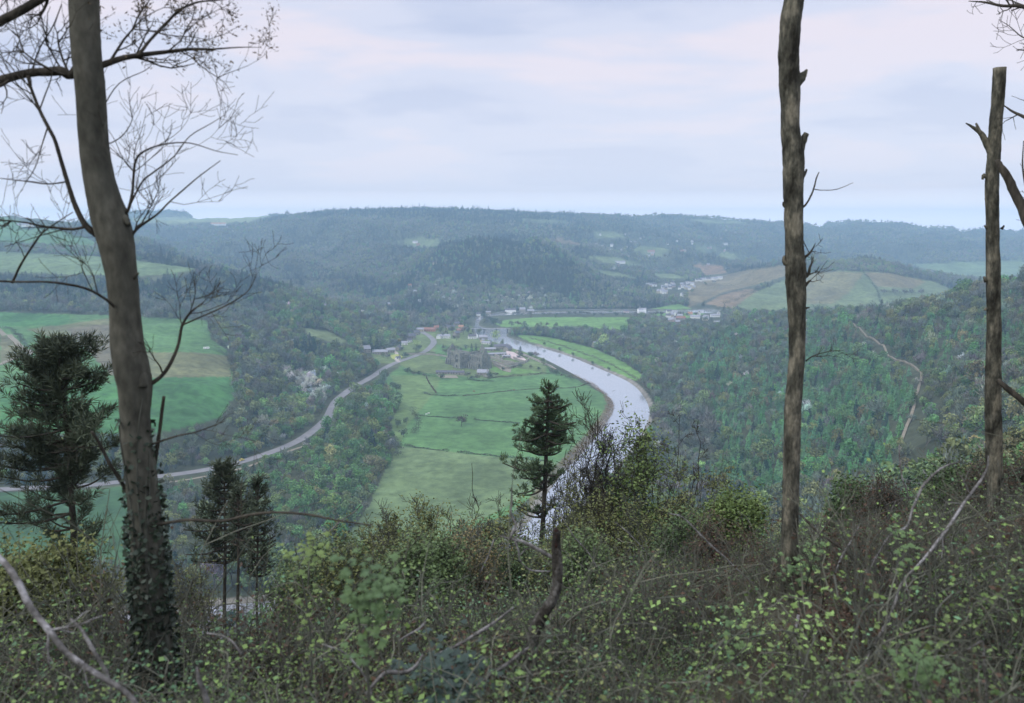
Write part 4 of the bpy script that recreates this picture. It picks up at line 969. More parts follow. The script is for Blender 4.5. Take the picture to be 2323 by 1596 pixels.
place_tree('bare', 1047, 968, 30, 1.25, (0.10,0.08,0.065), 'lone_tree', 'lone leafless tree standing in the green field')
place_tree('con', 1180, 812, 27, 1.35, DK, 'cedar_tree', 'tall dark conical tree in the car park beside the river')
place_tree('con', 1070, 803, 24, 1.1, DK, 'yew_tree', 'dark conifer behind the abbey, left one of a pair')
place_tree('con', 1080, 802, 23, 1.1, DK, 'yew_tree', 'dark conifer behind the abbey, right one of a pair')
place_tree('con', 1114, 793, 20, 1.2, DK, 'yew_tree', 'dark conifer behind the slate-roofed inn')
place_tree('con', 1141, 790, 13, 1.3, DK, 'yew_tree', 'small dark conifer near the river behind the inn')
place_tree('con', 841, 800, 44, 0.8, DK, 'tall_conifer', 'tall dark conifer above the chapel, left one of a pair')
place_tree('con', 856, 796, 40, 0.85, DK, 'tall_conifer', 'tall dark conifer above the chapel, right one of a pair')
place_tree('broad', 1124, 775, 26, 1.1, YG, 'willow_tree', 'pale yellow-green willow in front of the bridge')
place_tree('broad', 1140, 788, 20, .7, OL, 'riverside_tree', 'thin green tree by the water behind the inn')
place_tree('broad', 1205, 812, 14, 1.5, (0.07,0.12,0.07), 'round_bush', 'dark rounded bush on the near bank right of the cedar')
place_tree('broad', 1232, 830, 18, 1.2, OL, 'riverside_bush', 'pale rounded bush on the river edge below the car park')
place_tree('bare', 1215, 812, 16, 1.6, (0.2,0.17,0.16), 'riverside_tree', 'leafless tree on the bank between the two rounded bushes')
place_tree('con', 1005, 768, 14, 1.2, DK, 'garden_conifer', 'dark garden conifer above the long white hall, left one')
place_tree('con', 1015, 764, 12, 1.2, DK, 'garden_conifer', 'dark garden conifer above the long white hall, right one')
place_tree('con', 908, 792, 20, .8, DK, 'garden_conifer', 'dark slim conifer beside the tall stone house')
place_tree('broad', 920, 812, 13, 1.8, (0.05,0.08,0.05), 'garden_tree', 'dark bush between the yellow lawn and the road')
place_tree('broad', 950, 798, 15, 1.4, (0.07,0.1,0.06), 'garden_tree', 'dark tree inside the road bend')
place_tree('broad', 943, 800, 13, 1.6, OL, 'garden_tree', 'olive tree just left of the dark tree inside the road bend')
place_tree('broad', 945, 785, 13, 1.8, YG, 'garden_tree', 'bright green tree on the lawn inside the road bend')
place_tree('bare', 1035, 775, 16, 1.5, (0.16,0.14,0.13), 'garden_tree', 'leafless tree beside the steep-roofed stone house')
for k, (u, v) in enumerate([(1005,795),(1020,800),(1035,797),(1045,803),(1010,805)]):
    place_tree('bare', u, v, 15, 1.3, (0.15,0.16,0.11), 'orchard_tree', 'small leafless orchard tree on the green behind the abbey', 'orchard trees behind the abbey')
for k, (u, v, h_) in enumerate([(865,797,10),(878,795,14),(893,786,12),(915,775,16),(925,760,14),(965,758,12),(985,760,15),(1000,757,13),(1028,756,13),(1052,760,16),(1060,752,14),(1058,742,12),(1030,736,12),(1088,760,12),(1130,800,9),(940,752,12),(870,812,10),(880,815,12)]+[(float(g.uniform(860,1062)), float(g.uniform(742,800)), float(g.uniform(8,15))) for _ in range(34)]):
    if abs(u-1010) < 30 and 775 < v < 812: continue
    if 955 < u < 1000 and 755 < v: continue
    place_tree(['bare','broad','bare'][k % 3], u, v, h_*1.25, 1.3,[(0.17,0.15,0.13),(0.12,0.16,0.09),(0.15,0.15,0.12)][k % 3], 'village_tree', 'small tree standing among the village cottages', 'trees among the village cottages')
for k, (u, v, h_) in enumerate([(1500,722,12),(1512,730,10),(1538,718,9),(1550,716,10),(1560,735,12),(1575,733,11),(1590,735,13),(1600,730,12),(1605,718,9),(1614,728,10),(1640,725,10),(1548,735,9),(1528,716,8),(1506,655,8),(1530,658,8),(1555,655,8),(1600,648,8),(1620,645,9),(1485,656,9),(1570,665,9)]):
    place_tree(['con','broad','bare'][k % 3], u, v, h_, 1.4, [(0.04,0.07,0.05),(0.12,0.17,0.09),(0.17,0.17,0.14)][k % 3], 'garden_tree', 'small tree among the houses of the right-hand villages', 'trees among the right-hand villages', 1200)
for k, u in enumerate([2005,2030,2052,2068,2090]):
    place_tree('bare', u, 669, 15, 1.3, (0.14,0.13,0.11), 'field_tree', 'leafless tree in the row on the round hill fields', 'trees in a row on the round hill', 1500)
for k, (u, v, h_) in enumerate([(1160,742,14),(1175,742,16),(1190,743,15),(1240,742,13),(1262,745,14),(1205,724,9),(1260,722,8),(1440,722,12),(1385,712,10),(1490,714,9)]):
    place_tree(['broad','bare'][k % 2], u, v, h_, 1.3, [(0.12,0.16,0.08),(0.16,0.15,0.12)][k % 2], 'meadow_tree', 'small tree along the meadows inside the far river bend', 'trees along the meadows in the river bend')
for k in range(26):
    u = 1150+430*(k+g.random())/26
    place_tree(['broad','bare','bare'][k % 3], u, 716.5+1.5*g.random(), 7+6*g.random(), 1.5, [(0.06,0.085,0.05),(0.11,0.115,0.09)][k % 2], 'bank_tree', 'small dark tree in the row between the far river reach and the bright meadow', 'row of trees along the far river reach')
for k, (u, v, h_) in enumerate([(1098,726,15),(1106,730,17),(1114,735,16),(1104,738,15),(1120,741,17),(1112,728,12),(1126,734,13),(1133,741,15),(1062,728,13),(1060,745,16),(1063,757,14),(1068,766,12)]):  # added trees standing in for the wooded hill's dark reflection on the river
    place_tree(['broad','bare'][k % 2], u, v, h_, 1.3, [(0.05,0.085,0.05),(0.09,0.10,0.08)][k % 2], 'riverside_tree', 'dark tree added on the banks around the bridge in place of dark reflections on the water', 'dark trees added around the bridge')
for k in range(30):
    u = 872+95*g.random(); v = 865+150*g.random()
    if u > 900+(v-865)*.25: continue
    place_tree(['broad','bare'][k % 2], u, v, 14+10*g.random(), 1.3, [(0.09,0.13,0.07),(0.12,0.125,0.09)][k % 2], 'fringe_tree', 'bushy tree on the ragged wood edge left of the green field', 'trees on the wood edge left of the green field')
for k, (u, v) in enumerate([(925,848),(938,852),(950,851),(962,856),(1003,861),(1060,858),(1070,862),(1082,864),(1112,858),(1125,855),(1140,842),(1165,838),(1180,836),(1205,838),(1222,842),(1250,848),(1262,852),(1275,856)]):
    place_tree(['broad','bare'][k % 2], u, v, 9+6*g.random(), 1.5, [(0.06,0.095,0.05),(0.13,0.14,0.11)][k % 2], 'bush', 'small bush or tree around the abbey grounds', 'bushes around the abbey grounds')
for k, (u, v) in enumerate([(1235,785),(1270,797),(1300,808),(1345,828),(1380,842)]):
    place_tree('broad', u, v, 9, 1.3, (0.08,0.12,0.06), 'bank_bush', 'small dark bush on the bright strip of meadow across the river', 'bushes on the meadow strip across the river')
for k, (u, h_) in enumerate([(1322,30),(1338,28),(1352,26),(1382,22)]):
    place_tree('con', u, 655+k*2, h_, .8, DK, 'skyline_conifer', 'tall dark conifer standing clear at the right end of the wooded bump', 'tall conifers right of the wooded bump', 1500)

# ------------------------------------------------------------------ foreground plants
def bark(name, c1, c2, c3, sc=1.0, stretch=(1, 1, 0.25), bump=0.6):
    m = bpy.data.materials.new(name); m.use_nodes = True; N = m.node_tree.nodes; L = m.node_tree.links; b = N['Principled BSDF']; b.inputs['Roughness'].default_value = 0.9; b.inputs['Specular IOR Level'].default_value = 0.15
    tc = N.new('ShaderNodeTexCoord'); mp = N.new('ShaderNodeMapping'); mp.inputs['Scale'].default_value = stretch; L.new(tc.outputs['Object'], mp.inputs['Vector'])
    a = N.new('ShaderNodeTexNoise'); a.inputs['Scale'].default_value = 5*sc; a.inputs['Detail'].default_value = 8; a.inputs['Roughness'].default_value = 0.65; L.new(mp.outputs[0], a.inputs['Vector'])
    a2 = N.new('ShaderNodeTexNoise'); a2.inputs['Scale'].default_value = 30*sc; a2.inputs['Detail'].default_value = 5; L.new(mp.outputs[0], a2.inputs['Vector'])
    cr = N.new('ShaderNodeValToRGB'); e = cr.color_ramp.elements; e[0].position = 0.36; e[0].color = (*c1, 1); e[1].position = 0.64; e[1].color = (*c3, 1); x = cr.color_ramp.elements.new(0.5); x.color = (*c2, 1)
    L.new(a.outputs['Fac'], cr.inputs['Fac'])
    mr = N.new('ShaderNodeMapRange'); mr.inputs[1].default_value = 0.3; mr.inputs[2].default_value = 0.7; mr.inputs[3].default_value = 0.65; mr.inputs[4].default_value = 1.3; L.new(a2.outputs['Fac'], mr.inputs[0])
    vm = N.new('ShaderNodeVectorMath'); vm.operation = 'SCALE'; L.new(cr.outputs['Color'], vm.inputs[0]); L.new(mr.outputs[0], vm.inputs['Scale']); L.new(vm.outputs[0], b.inputs['Base Color'])
    ad = N.new('ShaderNodeMath'); ad.operation = 'ADD'; L.new(a.outputs['Fac'], ad.inputs[0]); L.new(a2.outputs['Fac'], ad.inputs[1])
    bp = N.new('ShaderNodeBump'); bp.inputs['Strength'].default_value = bump; bp.inputs['Distance'].default_value = 0.02; L.new(ad.outputs[0], bp.inputs['Height']); L.new(bp.outputs[0], b.inputs['Normal'])
    return m
B_BEECH = bark('beech_bark', (0.052,0.053,0.042), (0.072,0.072,0.056), (0.10,0.098,0.076), 0.7, (1,1,0.5), 0.25)
B_SNAG = bark('dead_trunk_bark', (0.020,0.019,0.014), (0.075,0.074,0.056), (0.20,0.185,0.135), 1.5, (1,1,0.4), 0.7)
B_DARK = bark('dark_bark', (0.03,0.028,0.022), (0.05,0.045,0.035), (0.075,0.068,0.052), 1.0)
B_DEAD = bark('weathered_dead_wood', (0.06,0.058,0.052), (0.14,0.135,0.125), (0.30,0.295,0.29), 1.6, (1,1,1), 0.5)
B_STUMP = bark('stump_bark', (0.022,0.020,0.016), (0.050,0.046,0.038), (0.15,0.145,0.13), 1.8, (1,1,0.6), 0.8)
B_RED = mat('red_brown_rot', (0.05, 0.022, 0.017), 0.9, col2=(0.02, 0.014, 0.011), scale=20, bump=0.4)
B_TWIG = mat('twig_bark', (0.072, 0.076, 0.060), 0.9, var=0.25, scale=6)
B_TAN = mat('dry_stem', (0.150, 0.152, 0.112), 0.9, col2=(0.050, 0.056, 0.040), scale=3)
NEEDLE = mat('pine_needles', (0.100, 0.150, 0.075), 0.75, col2=(0.060, 0.090, 0.050), scale=1.2)
NEEDLE2 = mat('pine_needles_olive', (0.090, 0.115, 0.070), 0.75, col2=(0.055, 0.070, 0.045), scale=1.2)
IVY = mat('ivy_leaf', (0.032, 0.052, 0.030), 0.6, col2=(0.018, 0.028, 0.018), scale=7, spec=0.4)
LEAFY = mat('spring_leaf_yellow_green', (0.15, 0.21, 0.06), 0.6, col2=(0.08, 0.125, 0.04), scale=2)
LEAFO = mat('spring_leaf_olive', (0.16, 0.18, 0.06), 0.7, col2=(0.09, 0.105, 0.04), scale=2)
LEAFG = mat('spring_leaf_green', (0.105, 0.17, 0.06), 0.6, col2=(0.055, 0.095, 0.04), scale=3)
LEAFR = mat('rusty_dead_leaf', (0.10, 0.062, 0.042), 0.9, col2=(0.055, 0.042, 0.03), scale=2)
LEAFS = mat('soft_green_leaf', (0.13, 0.19, 0.075), 0.7, col2=(0.075, 0.115, 0.05), scale=3)
PALEB = mat('pale_catkins', (0.24, 0.245, 0.24), 0.9, var=0.25, scale=2)

DOFF = [0.0]
def px(p, wpx): return wpx/F*p   # width of wpx picture pixels at distance p
def trace(uvs, D, dD=0.0, k=4):
    a = np.array([P(u, v, D+(dD*i/(max(1, len(uvs)-1)))) for i, (u, v) in enumerate(uvs)]); return smooth_open(a, k)
def radii(ws, D, n, k=4):
    ws = np.asarray(ws, float); r_ = ws*0.9/F*D/2; t = np.linspace(0, len(ws)-1, n); return np.interp(t, np.arange(len(ws)), r_)
def twig(m, p, d, L_, r_, lev, up=0.08, mi=0, tips=None, wig=0.28, g=rng, kids=3):
    n = 4+lev; pts = [np.array(p)]; d = d/np.linalg.norm(d)
    for i in range(n):
        d = d+wig*g.normal(size=3)*0.6; d[2] += up; d /= np.linalg.norm(d); pts.append(pts[-1]+d*L_/n)
    rm = 0.00028*min(60, max(5, pts[0][1]+DOFF[0])); m.tube(pts, np.maximum(np.linspace(r_, r_*0.3, n+1), rm), 4 if r_ > 0.006 else 3, mi, cap=False)
    if tips is not None:
        tips.append((pts[-1], d.copy()))
        if lev <= 1: tips.append((pts[n//2], d.copy()))
    if lev > 0:
        for c in range(kids+int(g.random()*2)):
            i = int(1+g.random()*(n-1)); dd = pts[i]-pts[i-1]; dd /= np.linalg.norm(dd)
            s_ = np.cross(dd, rand_dirs(1, g)[0]); s_ /= np.linalg.norm(s_)
            twig(m, pts[i], dd*0.75+s_*0.75, L_*(0.42+0.25*g.random()), r_*0.55, lev-1, up, mi, tips, wig, g, kids)
def limb(m, uvs, ws, D, dD=0.0, tw=0, twL=0.5, lev=2, mi=0, k=4, sides=7, rough=0.12, tips=None, up=0.06, g=rng):
    pts = trace(uvs, D, dD, k); rr_ = radii(ws, D, len(pts))
    m.tube(pts, rr_, sides, mi, rough)
    for i in range(tw):
        j = int((0.12+0.88*g.random())*(len(pts)-2)); dd = pts[j+1]-pts[j]; dd /= np.linalg.norm(dd)+1e-9
        s_ = np.cross(dd, rand_dirs(1, g)[0]); s_ /= np.linalg.norm(s_)
        twig(m, pts[j], dd*0.7+s_*0.8, twL*(0.5+0.7*g.random()), min(rr_[j]*0.5, 0.010*D/5), lev, up, mi, tips, g=g)
    return pts
def leaves_at(m, C, size, mi=0, g=rng, flat=0.4, aspect=0.7):
    n = len(C); C = np.asarray(C)
    if n == 0: return
    A = rand_dirs(n, g); A[:, 2] *= flat; A *= (size*(0.6+0.8*g.random(n)))[:, None]/2; B = np.cross(A, rand_dirs(n, g)); B *= (size*aspect*(0.6+0.6*g.random(n))/2/(np.linalg.norm(B, axis=1)+1e-9))[:, None]
    m.quads(C, A, B, mi)
def organic_trunk(pts, rr_, k=20, bump=0.05, seed=1, scale=6.0):
    """trunk skin with bulges; pts, radii along it"""
    m = MB(); g = np.random.default_rng(seed); n = len(pts); d = np.gradient(pts, axis=0); d /= np.linalg.norm(d, axis=1, keepdims=True)
    a = np.cross(d, [0, 1, 0]); a /= np.linalg.norm(a, axis=1, keepdims=True); b_ = np.cross(d, a); th = np.arange(k)*2*math.pi/k
    s_ = np.concatenate([[0], np.cumsum(np.linalg.norm(np.diff(pts, axis=0), axis=1))])
    ph = g.random(6)*6.28
    mod = 1+bump*(np.sin(2*th[None]+ph[0]+s_[:, None]*1.1)+0.6*np.sin(3*th[None]+ph[1]-s_[:, None]*2.1)+0.5*np.sin(5*th[None]+ph[2]+s_[:, None]*scale)+0.35*np.sin(s_[:, None]*scale*2.3+ph[3]+th[None]))
    mod += bump*0.35*g.normal(size=mod.shape)
    R = rr_[:, None]*mod
    V = pts[:, None]+R[..., None]*(np.cos(th)[None, :, None]*a[:, None]+np.sin(th)[None, :, None]*b_[:, None])
    Fs = [(i*k+j, (i+1)*k+j, (i+1)*k+(j+1) % k, i*k+(j+1) % k) for i in range(n-1) for j in range(k)]+[tuple(range(k)), tuple((n-1)*k+j for j in range(k))[::-1]]
    m.add(V.reshape(-1, 3), Fs); return m
def to_ground(uvw, D):
    """traced stem (top first) with its foot carried down into the ground"""
    pts = [P(u, v, D) for u, v, w in uvw]; ws = [w for *_, w in uvw]
    foot = pts[-1].copy(); foot[2] = float(height(foot[0], foot[1]))-0.25
    if foot[2] < pts[-1][2]-0.1: pts.append(foot); ws.append(ws[-1]*1.08)
    pts = np.array(pts); n = len(pts)*6; sm = smooth_open(pts, 6); return sm, radii(ws, D, len(sm))
def rel(m, o): m.v = [v-np.array(o) for v in m.v]; return m
def root_at(name, sm, label, cat, group=None):
    b_ = sm[-1]; e_ = empty(name, (b_[0], b_[1], float(height(b_[0], b_[1])))); tag(e_, label, cat, group); return e_, np.array(e_.location)

# ---- beech on the left
D0 = 5.0
sm, rr_ = to_ground([(188,-60,66),(192,40,66),(197,120,66),(205,200,66),(214,330,66),(228,420,72),(248,490,86),(262,540,86),(275,620,74),(283,700,72),(288,780,80),(298,840,88),(306,880,84),(306,940,74),(310,1000,76),(320,1080,80),(328,1160,82),(335,1250,86),(342,1350,90),(350,1450,94),(358,1600,100)], D0)
bt, bo = root_at('beech_tree', sm, 'large smooth-barked tree leaning at the left with bare twigs and ivy at its foot', 'tree')
rel(organic_trunk(sm, rr_, 26, 0.022, 2, 5), bo).build('trunk', [B_BEECH], bt, smooth=True)
gb = np.random.default_rng(77)
LIMBS = [
 ([(178,150),(160,172),(140,162),(110,164),(80,165),(40,172),(0,184),(-80,210)], [20,20,24,22,20,20,22,22], 0, 24, .7, 2),
 ([(215,155),(240,145),(280,132),(320,125),(380,118),(430,112),(480,112),(540,108),(590,108)], [18,16,14,12,10,8,5,3,1.5], .2, 34, .55, 2),
 ([(312,128),(325,112),(340,92),(375,55),(410,22),(450,5),(500,0),(560,-12)], [8,8,7,7,6,5,4,2], .2, 26, .5, 2),
 ([(190,-50),(150,-40),(110,-15),(70,12),(30,34),(0,50),(-60,85)], [20,20,20,20,20,20,20], -.1, 18, .8, 2),
 ([(222,535),(205,522),(190,505),(172,470),(155,420),(140,370),(125,320),(110,290),(90,250),(72,205),(62,172)], [16,16,14,13,11,10,9,9,8,7,7], -.1, 34, .75, 2),
 ([(280,560),(292,552),(302,530),(320,512),(355,488),(385,458),(415,432),(450,402),(500,365)], [10,9,8,7,5,4,4,3,2], .1, 26, .6, 2),
 ([(272,500),(290,478),(300,440),(303,400),(308,365),(325,345),(370,328),(430,325),(490,343),(540,352)], [9,8,7,6,6,5,4,3,2,1.5], .1, 30, .5, 2),
 ([(285,485),(305,445),(325,410),(350,390),(395,355),(430,310),(480,280),(512,260)], [6,5,4.5,4,3,2.5,2,1], 0, 22, .5, 2),
 ([(318,885),(342,872),(370,850),(392,815),(405,780),(413,740),(430,712),(450,695),(465,683)], [14,12,10,9,8,7,6,4,2], .2, 30, .55, 2),
 ([(413,738),(450,722),(500,700),(545,675),(570,650),(583,612)], [5,4,4,3,2.5,1.5], .2, 14, .45, 2),
 ([(290,742),(262,700),(240,680),(200,657),(150,645),(100,640),(40,640),(-60,636)], [6,7,7,6,6,5,5,5], -.5, 14, .5, 2),
 ([(28,642),(45,605),(60,580),(80,550),(95,530),(125,508),(165,482)], [6,5.5,5,5,4,3,2], -.4, 12, .45, 2),
 ([(92,528),(75,505),(55,495),(30,486)], [3,3,2,1.5], -.3, 8, .3, 1),
 ([(340,1010),(400,990),(440,982),(480,968),(512,955)], [6,5,4,3,2], .2, 14, .4, 2),
 ([(290,1120),(270,1085),(250,1055),(225,1005),(208,980)], [10,10,9,8,6], -.2, 8, .4, 2),
 ([(330,1195),(372,1188),(430,1180),(500,1183),(560,1170),(620,1163),(700,1168),(760,1180),(842,1192)], [9,8,8,7,7,6,6,5,3], -.5, 14, .4, 1),
 ([(372,900),(368,930),(362,980),(352,1050),(344,1130),(340,1200)], [8,9,9,10,11,12], .1, 5, .3, 1),
 ([(150,520),(110,530),(60,545),(10,560)], [3,3,2,1.5], -.3, 8, .35, 1),
 ([(150,413),(110,418),(60,412),(0,405)], [4,3.5,3,2], -.1, 14, .4, 1),
 ([(236,330),(262,320),(285,300),(300,270),(295,240),(290,205)], [3,3,2.5,2,1.5,1], .1, 10, .3, 1),
 ([(108,290),(95,330),(80,380),(55,420)], [4,3,2.5,2], -.1, 10, .4, 2),
 ([(70,170),(90,110),(120,60),(140,10)], [4,3.5,3,2.5], .1, 20, .6, 2),
 ([(230,250),(270,190),(330,160),(350,140)], [3,2.5,2,1], .3, 6, .3, 1),
]
tips = []
for uvs, ws, dD, tw, twL, lev in LIMBS:
    m = MB(); limb(m, uvs, ws, D0, dD, int(tw*0.21), twL*0.85, lev, tips=tips, g=gb); rel(m, bo).build('branch', [B_DARK], bt, smooth=True)
m = MB(); tp = np.array([t[0] for t in tips]); du, dv_ = proj(tp[:, 0], tp[:, 1], tp[:, 2]); tp = tp[(dv_ < 160) & (du > 180)]
leaves_at(m, np.repeat(tp, 3, 0)+0.02*gb.normal(size=(3*len(tp), 3)), 0.028, 0, gb, 1.0, 0.35); rel(m, bo).build('bud', [mat('brown_bud', (0.10, 0.075, 0.04))], bt)['kind'] = 'stuff'
for uv, w0, w1 in (([(266,490),(285,498),(293,512)], 26, 10), ([(296,640),(308,628),(314,620)], 10, 4), ([(300,830),(318,850),(322,880)], 40, 30)):
    m = MB(); limb(m, uv, np.linspace(w0, w1, 3), D0, -0.05, 0, sides=9, rough=.25); rel(m, bo).build('burr', [B_BEECH], bt, smooth=True)
# ivy round the foot
m = MB(); n = 3000; t = gb.random(n)**0.75; vq = 930+t*700
zz = np.interp(vq, [930,1100,1250,1640], [0,0.25,0.8,1.0]); keep = gb.random(n) < zz+0.12*(np.sin(vq*0.06) > 0.2); vq = vq[keep]; n = len(vq)
zt = np.array([P(320, v, D0)[2] for v in vq]); cx = np.interp(-zt, -sm[:, 2], sm[:, 0]); cr_ = np.interp(-zt, -sm[:, 2], rr_); aa = gb.random(n)*6.28; ex = 1.02+0.30*gb.random(n)
Cc = np.stack([cx+cr_*ex*np.cos(aa), D0+cr_*ex*np.sin(aa), zt], 1)
leaves_at(m, Cc, 0.045, 0, gb, 0.8, 0.8); rel(m, bo).build('ivy', [IVY], bt)['kind'] = 'stuff'
for j in range(5):
    m = MB(); a0 = gb.random()*6; zz = np.linspace(sm[-1, 2], P(320, 900+60*j, D0)[2], 40); cx = np.interp(-zz, -sm[:, 2], sm[:, 0]); cr_ = np.interp(-zz, -sm[:, 2], rr_)
    aa = -1.57+0.9*math.sin(a0)+0.5*np.sin(zz*3+a0); m.tube(np.stack([cx+cr_*1.03*np.cos(aa), D0+cr_*1.03*np.sin(aa), zz], 1), np.linspace(0.012, 0.004, 40), 5); rel(m, bo).build('ivy_stem', [B_TWIG], bt)

# ---- dead trunks on the right
sm, rr_ = to_ground([(1812,-60,48),(1803,-10,46),(1795,40,50),(1791,100,48),(1790,150,47),(1792,190,50),(1793,250,42),(1794,310,44),(1799,345,50),(1799,400,48),(1800,470,44),(1801,550,42),(1805,610,48),(1806,650,48),(1808,720,42),(1809,798,40),(1804,860,40),(1799,930,44),(1796,1020,44),(1794,1100,44),(1792,1180,44),(1792,1260,46),(1793,1400,50)], 8.0)
sn, so_ = root_at('dead_tree', sm, 'tall broken dead trunk with peeling bark rising past the top of the picture', 'dead tree')
rel(organic_trunk(sm, rr_, 22, 0.05, 5, 9), so_).build('trunk', [B_SNAG], sn, smooth=True)
gs = np.random.default_rng(5)
for uvs, ws, tw in [([(1806,185),(1818,176),(1826,166),(1831,158)], [34,24,13,4], 0), ([(1804,352),(1815,335),(1822,318),(1830,303)], [34,24,18,13], 0), ([(1812,408),(1823,398),(1828,390),(1830,384)], [16,10,6,4], 0),
                    ([(1818,472),(1828,465),(1840,444),(1847,425),(1852,405),(1858,391)], [7,5,4.5,4,3.5,2.5], 0), ([(1848,430),(1865,432),(1893,431),(1915,424),(1935,415)], [2.5,2,2,1.6,1.2], 0),
                    ([(1822,585),(1834,578),(1843,566),(1850,552)], [8,6,4,1.5], 3), ([(1826,630),(1834,622),(1838,606),(1845,590)], [10,8,6,2], 4), ([(1826,650),(1834,640),(1840,636)], [8,6,3], 2),
                    ([(1828,820),(1845,808),(1880,798),(1915,795)], [4,3,2,1.2], 4), ([(1782,90),(1768,128),(1774,150)], [10,8,6], 0), ([(1785,470),(1778,466),(1777,458)], [12,8,4], 0), ([(1784,600),(1778,590),(1780,580)], [14,10,5], 0), ([(1828,700),(1836,698)], [7,3], 0)]:
    m = MB(); limb(m, uvs, ws, 8.0, 0, tw, .25, 1, rough=.25, g=gs); rel(m, so_).build('branch_stub', [B_SNAG if ws[0] > 9 else B_DARK], sn, smooth=True)
sm, rr_ = to_ground([(2268,154,29),(2264,220,29),(2259,280,30),(2255,350,31),(2251,420,33),(2252,520,31),(2253,620,34),(2254,700,32),(2254,798,34),(2253,870,36),(2254,950,38),(2256,1050,38),(2259,1150,38),(2264,1300,40)], 10.0)
sn, so_ = root_at('dead_tree', sm, 'slimmer dead trunk with a flat sawn-off top near the right edge', 'dead tree')
rel(organic_trunk(sm, rr_, 20, 0.05, 8, 9), so_).build('trunk', [B_SNAG], sn, smooth=True)
for uvs, ws, tw in [([(2250,350),(2238,326),(2225,303),(2208,290),(2191,280)], [20,17,13,8,3], 0), ([(2232,318),(2222,298),(2214,280)], [11,8,5], 0), ([(2241,405),(2232,398),(2229,408)], [12,9,5], 0), ([(2237,640),(2232,628)], [10,5], 0), ([(2240,520),(2233,512)], [8,4], 0), ([(2272,520),(2278,512)], [8,4], 0), ([(2240,700),(2233,704)], [8,5], 0)]:
    m = MB(); limb(m, uvs, ws, 10.0, 0, tw, .25, 1, rough=.25, g=gs); rel(m, so_).build('branch_stub', [B_SNAG], sn, smooth=True)
# neighbour tree mostly outside the picture on the right
sm, rr_ = to_ground([(2400,-100,50),(2400,100,54),(2398,300,60),(2392,480,66),(2390,700,68),(2392,950,72),(2398,1150,78),(2405,1350,86)], 9.4)
sn, so_ = root_at('leafless_tree', sm, 'leafless tree at the right edge of which only dark branches reach into the picture', 'tree')
rel(organic_trunk(sm, rr_, 20, 0.04, 9, 7), so_).build('trunk', [B_DARK], sn, smooth=True)
for uvs, ws, tw in [([(2392,640),(2355,560),(2330,500),(2318,470),(2300,435),(2285,402),(2270,380),(2262,364)], [34,30,27,25,23,21,17,13], 0), ([(2392,300),(2350,282),(2323,266),(2298,254),(2278,240)], [12,10,8,6,3], 2),
                    ([(2392,980),(2350,938),(2323,912),(2290,886),(2262,862)], [22,19,17,15,12], 0), ([(2400,60),(2350,26),(2310,14),(2275,14),(2235,6),(2197,3)], [18,14,9,7,5,2], 6), ([(2400,20),(2360,5),(2320,-10)], [20,16,12], 2), ([(2400,130),(2360,116),(2305,114)], [8,6,2], 3),
                    ([(2392,560),(2350,520),(2330,440),(2320,380),(2322,320)], [10,7,5,4,2], 4), ([(2360,95),(2320,85),(2290,60),(2265,45)], [4,3,2,1], 6)]:
    m = MB(); limb(m, uvs, ws, 9.4, 0.3, tw, .35, 1, rough=.15, g=gs); rel(m, so_).build('branch', [B_DARK], sn, smooth=True)

# ---- pines
def pine(name, label, uvw, D, shoots, seed, tuft=0.34, mat_=NEEDLE, needle=14, wneedle=0.012, group=None, barkm=None, dens=0.6):
    """shoots: list of (attach v, end u, end v, tufts)"""
    g = np.random.default_rng(seed); sm, rr_ = to_ground(uvw, D); e_, o_ = root_at(name, sm, label, 'tree', group)
    m = MB(); m.tube(sm, rr_, 10, 0, 0.12); rel(m, o_).build('trunk', [barkm or B_DARK], e_, smooth=True)
    nm = MB(); bm_ = MB(); TC = []
    for va, ue, ve, nt in shoots:
        nt = int(nt*dens)
        za = P(CU, va, D)[2]; xa = np.interp(-za, -sm[:, 2], sm[:, 0]); a = np.array([xa, D, za]); e2 = P(ue, ve, D); e2[1] += g.normal()*0.6*abs(e2[0]-xa)
        mid = (a+e2)/2+[0, 0, -0.12*abs(e2[0]-xa)]
        c = smooth_open(np.array([a, mid, e2]), 5); bm_.tube(c, np.linspace(px(D, 3.2), px(D, 1.2), len(c)), 4, 0, cap=False)
        for k in range(nt):
            t = (0.25+0.75*g.random()**0.7)*(len(c)-1); i = int(min(t, len(c)-2)); pos = c[i]+(c[i+1]-c[i])*(t-i)+g.normal(size=3)*[1, 1, .45]*0.16*np.linalg.norm(e2-a)*0.55
            d = (e2-a)/np.linalg.norm(e2-a)*0.5+[0, 0, 0.75]+0.35*g.normal(size=3); TC.append((pos, d/np.linalg.norm(d), tuft*(0.7+0.6*g.random())))
    V = []
    for pos, d, L_ in TC:
        n = needle; base = pos+np.outer(g.random(n)*L_*0.9, d); nd = d+0.95*rand_dirs(n, g); nd /= np.linalg.norm(nd, axis=1, keepdims=True); A = nd*(L_*0.29); B = np.cross(nd, rand_dirs(n, g)); B *= (wneedle/(np.linalg.norm(B, axis=1)+1e-9))[:, None]
        nm.quads(base+A, A, B)
    rel(bm_, o_).build('limb', [B_DARK], e_); o = rel(nm, o_).build('needles', [mat_], e_); o['kind'] = 'stuff'
    return e_
g = np.random.default_rng(9)
sh = []
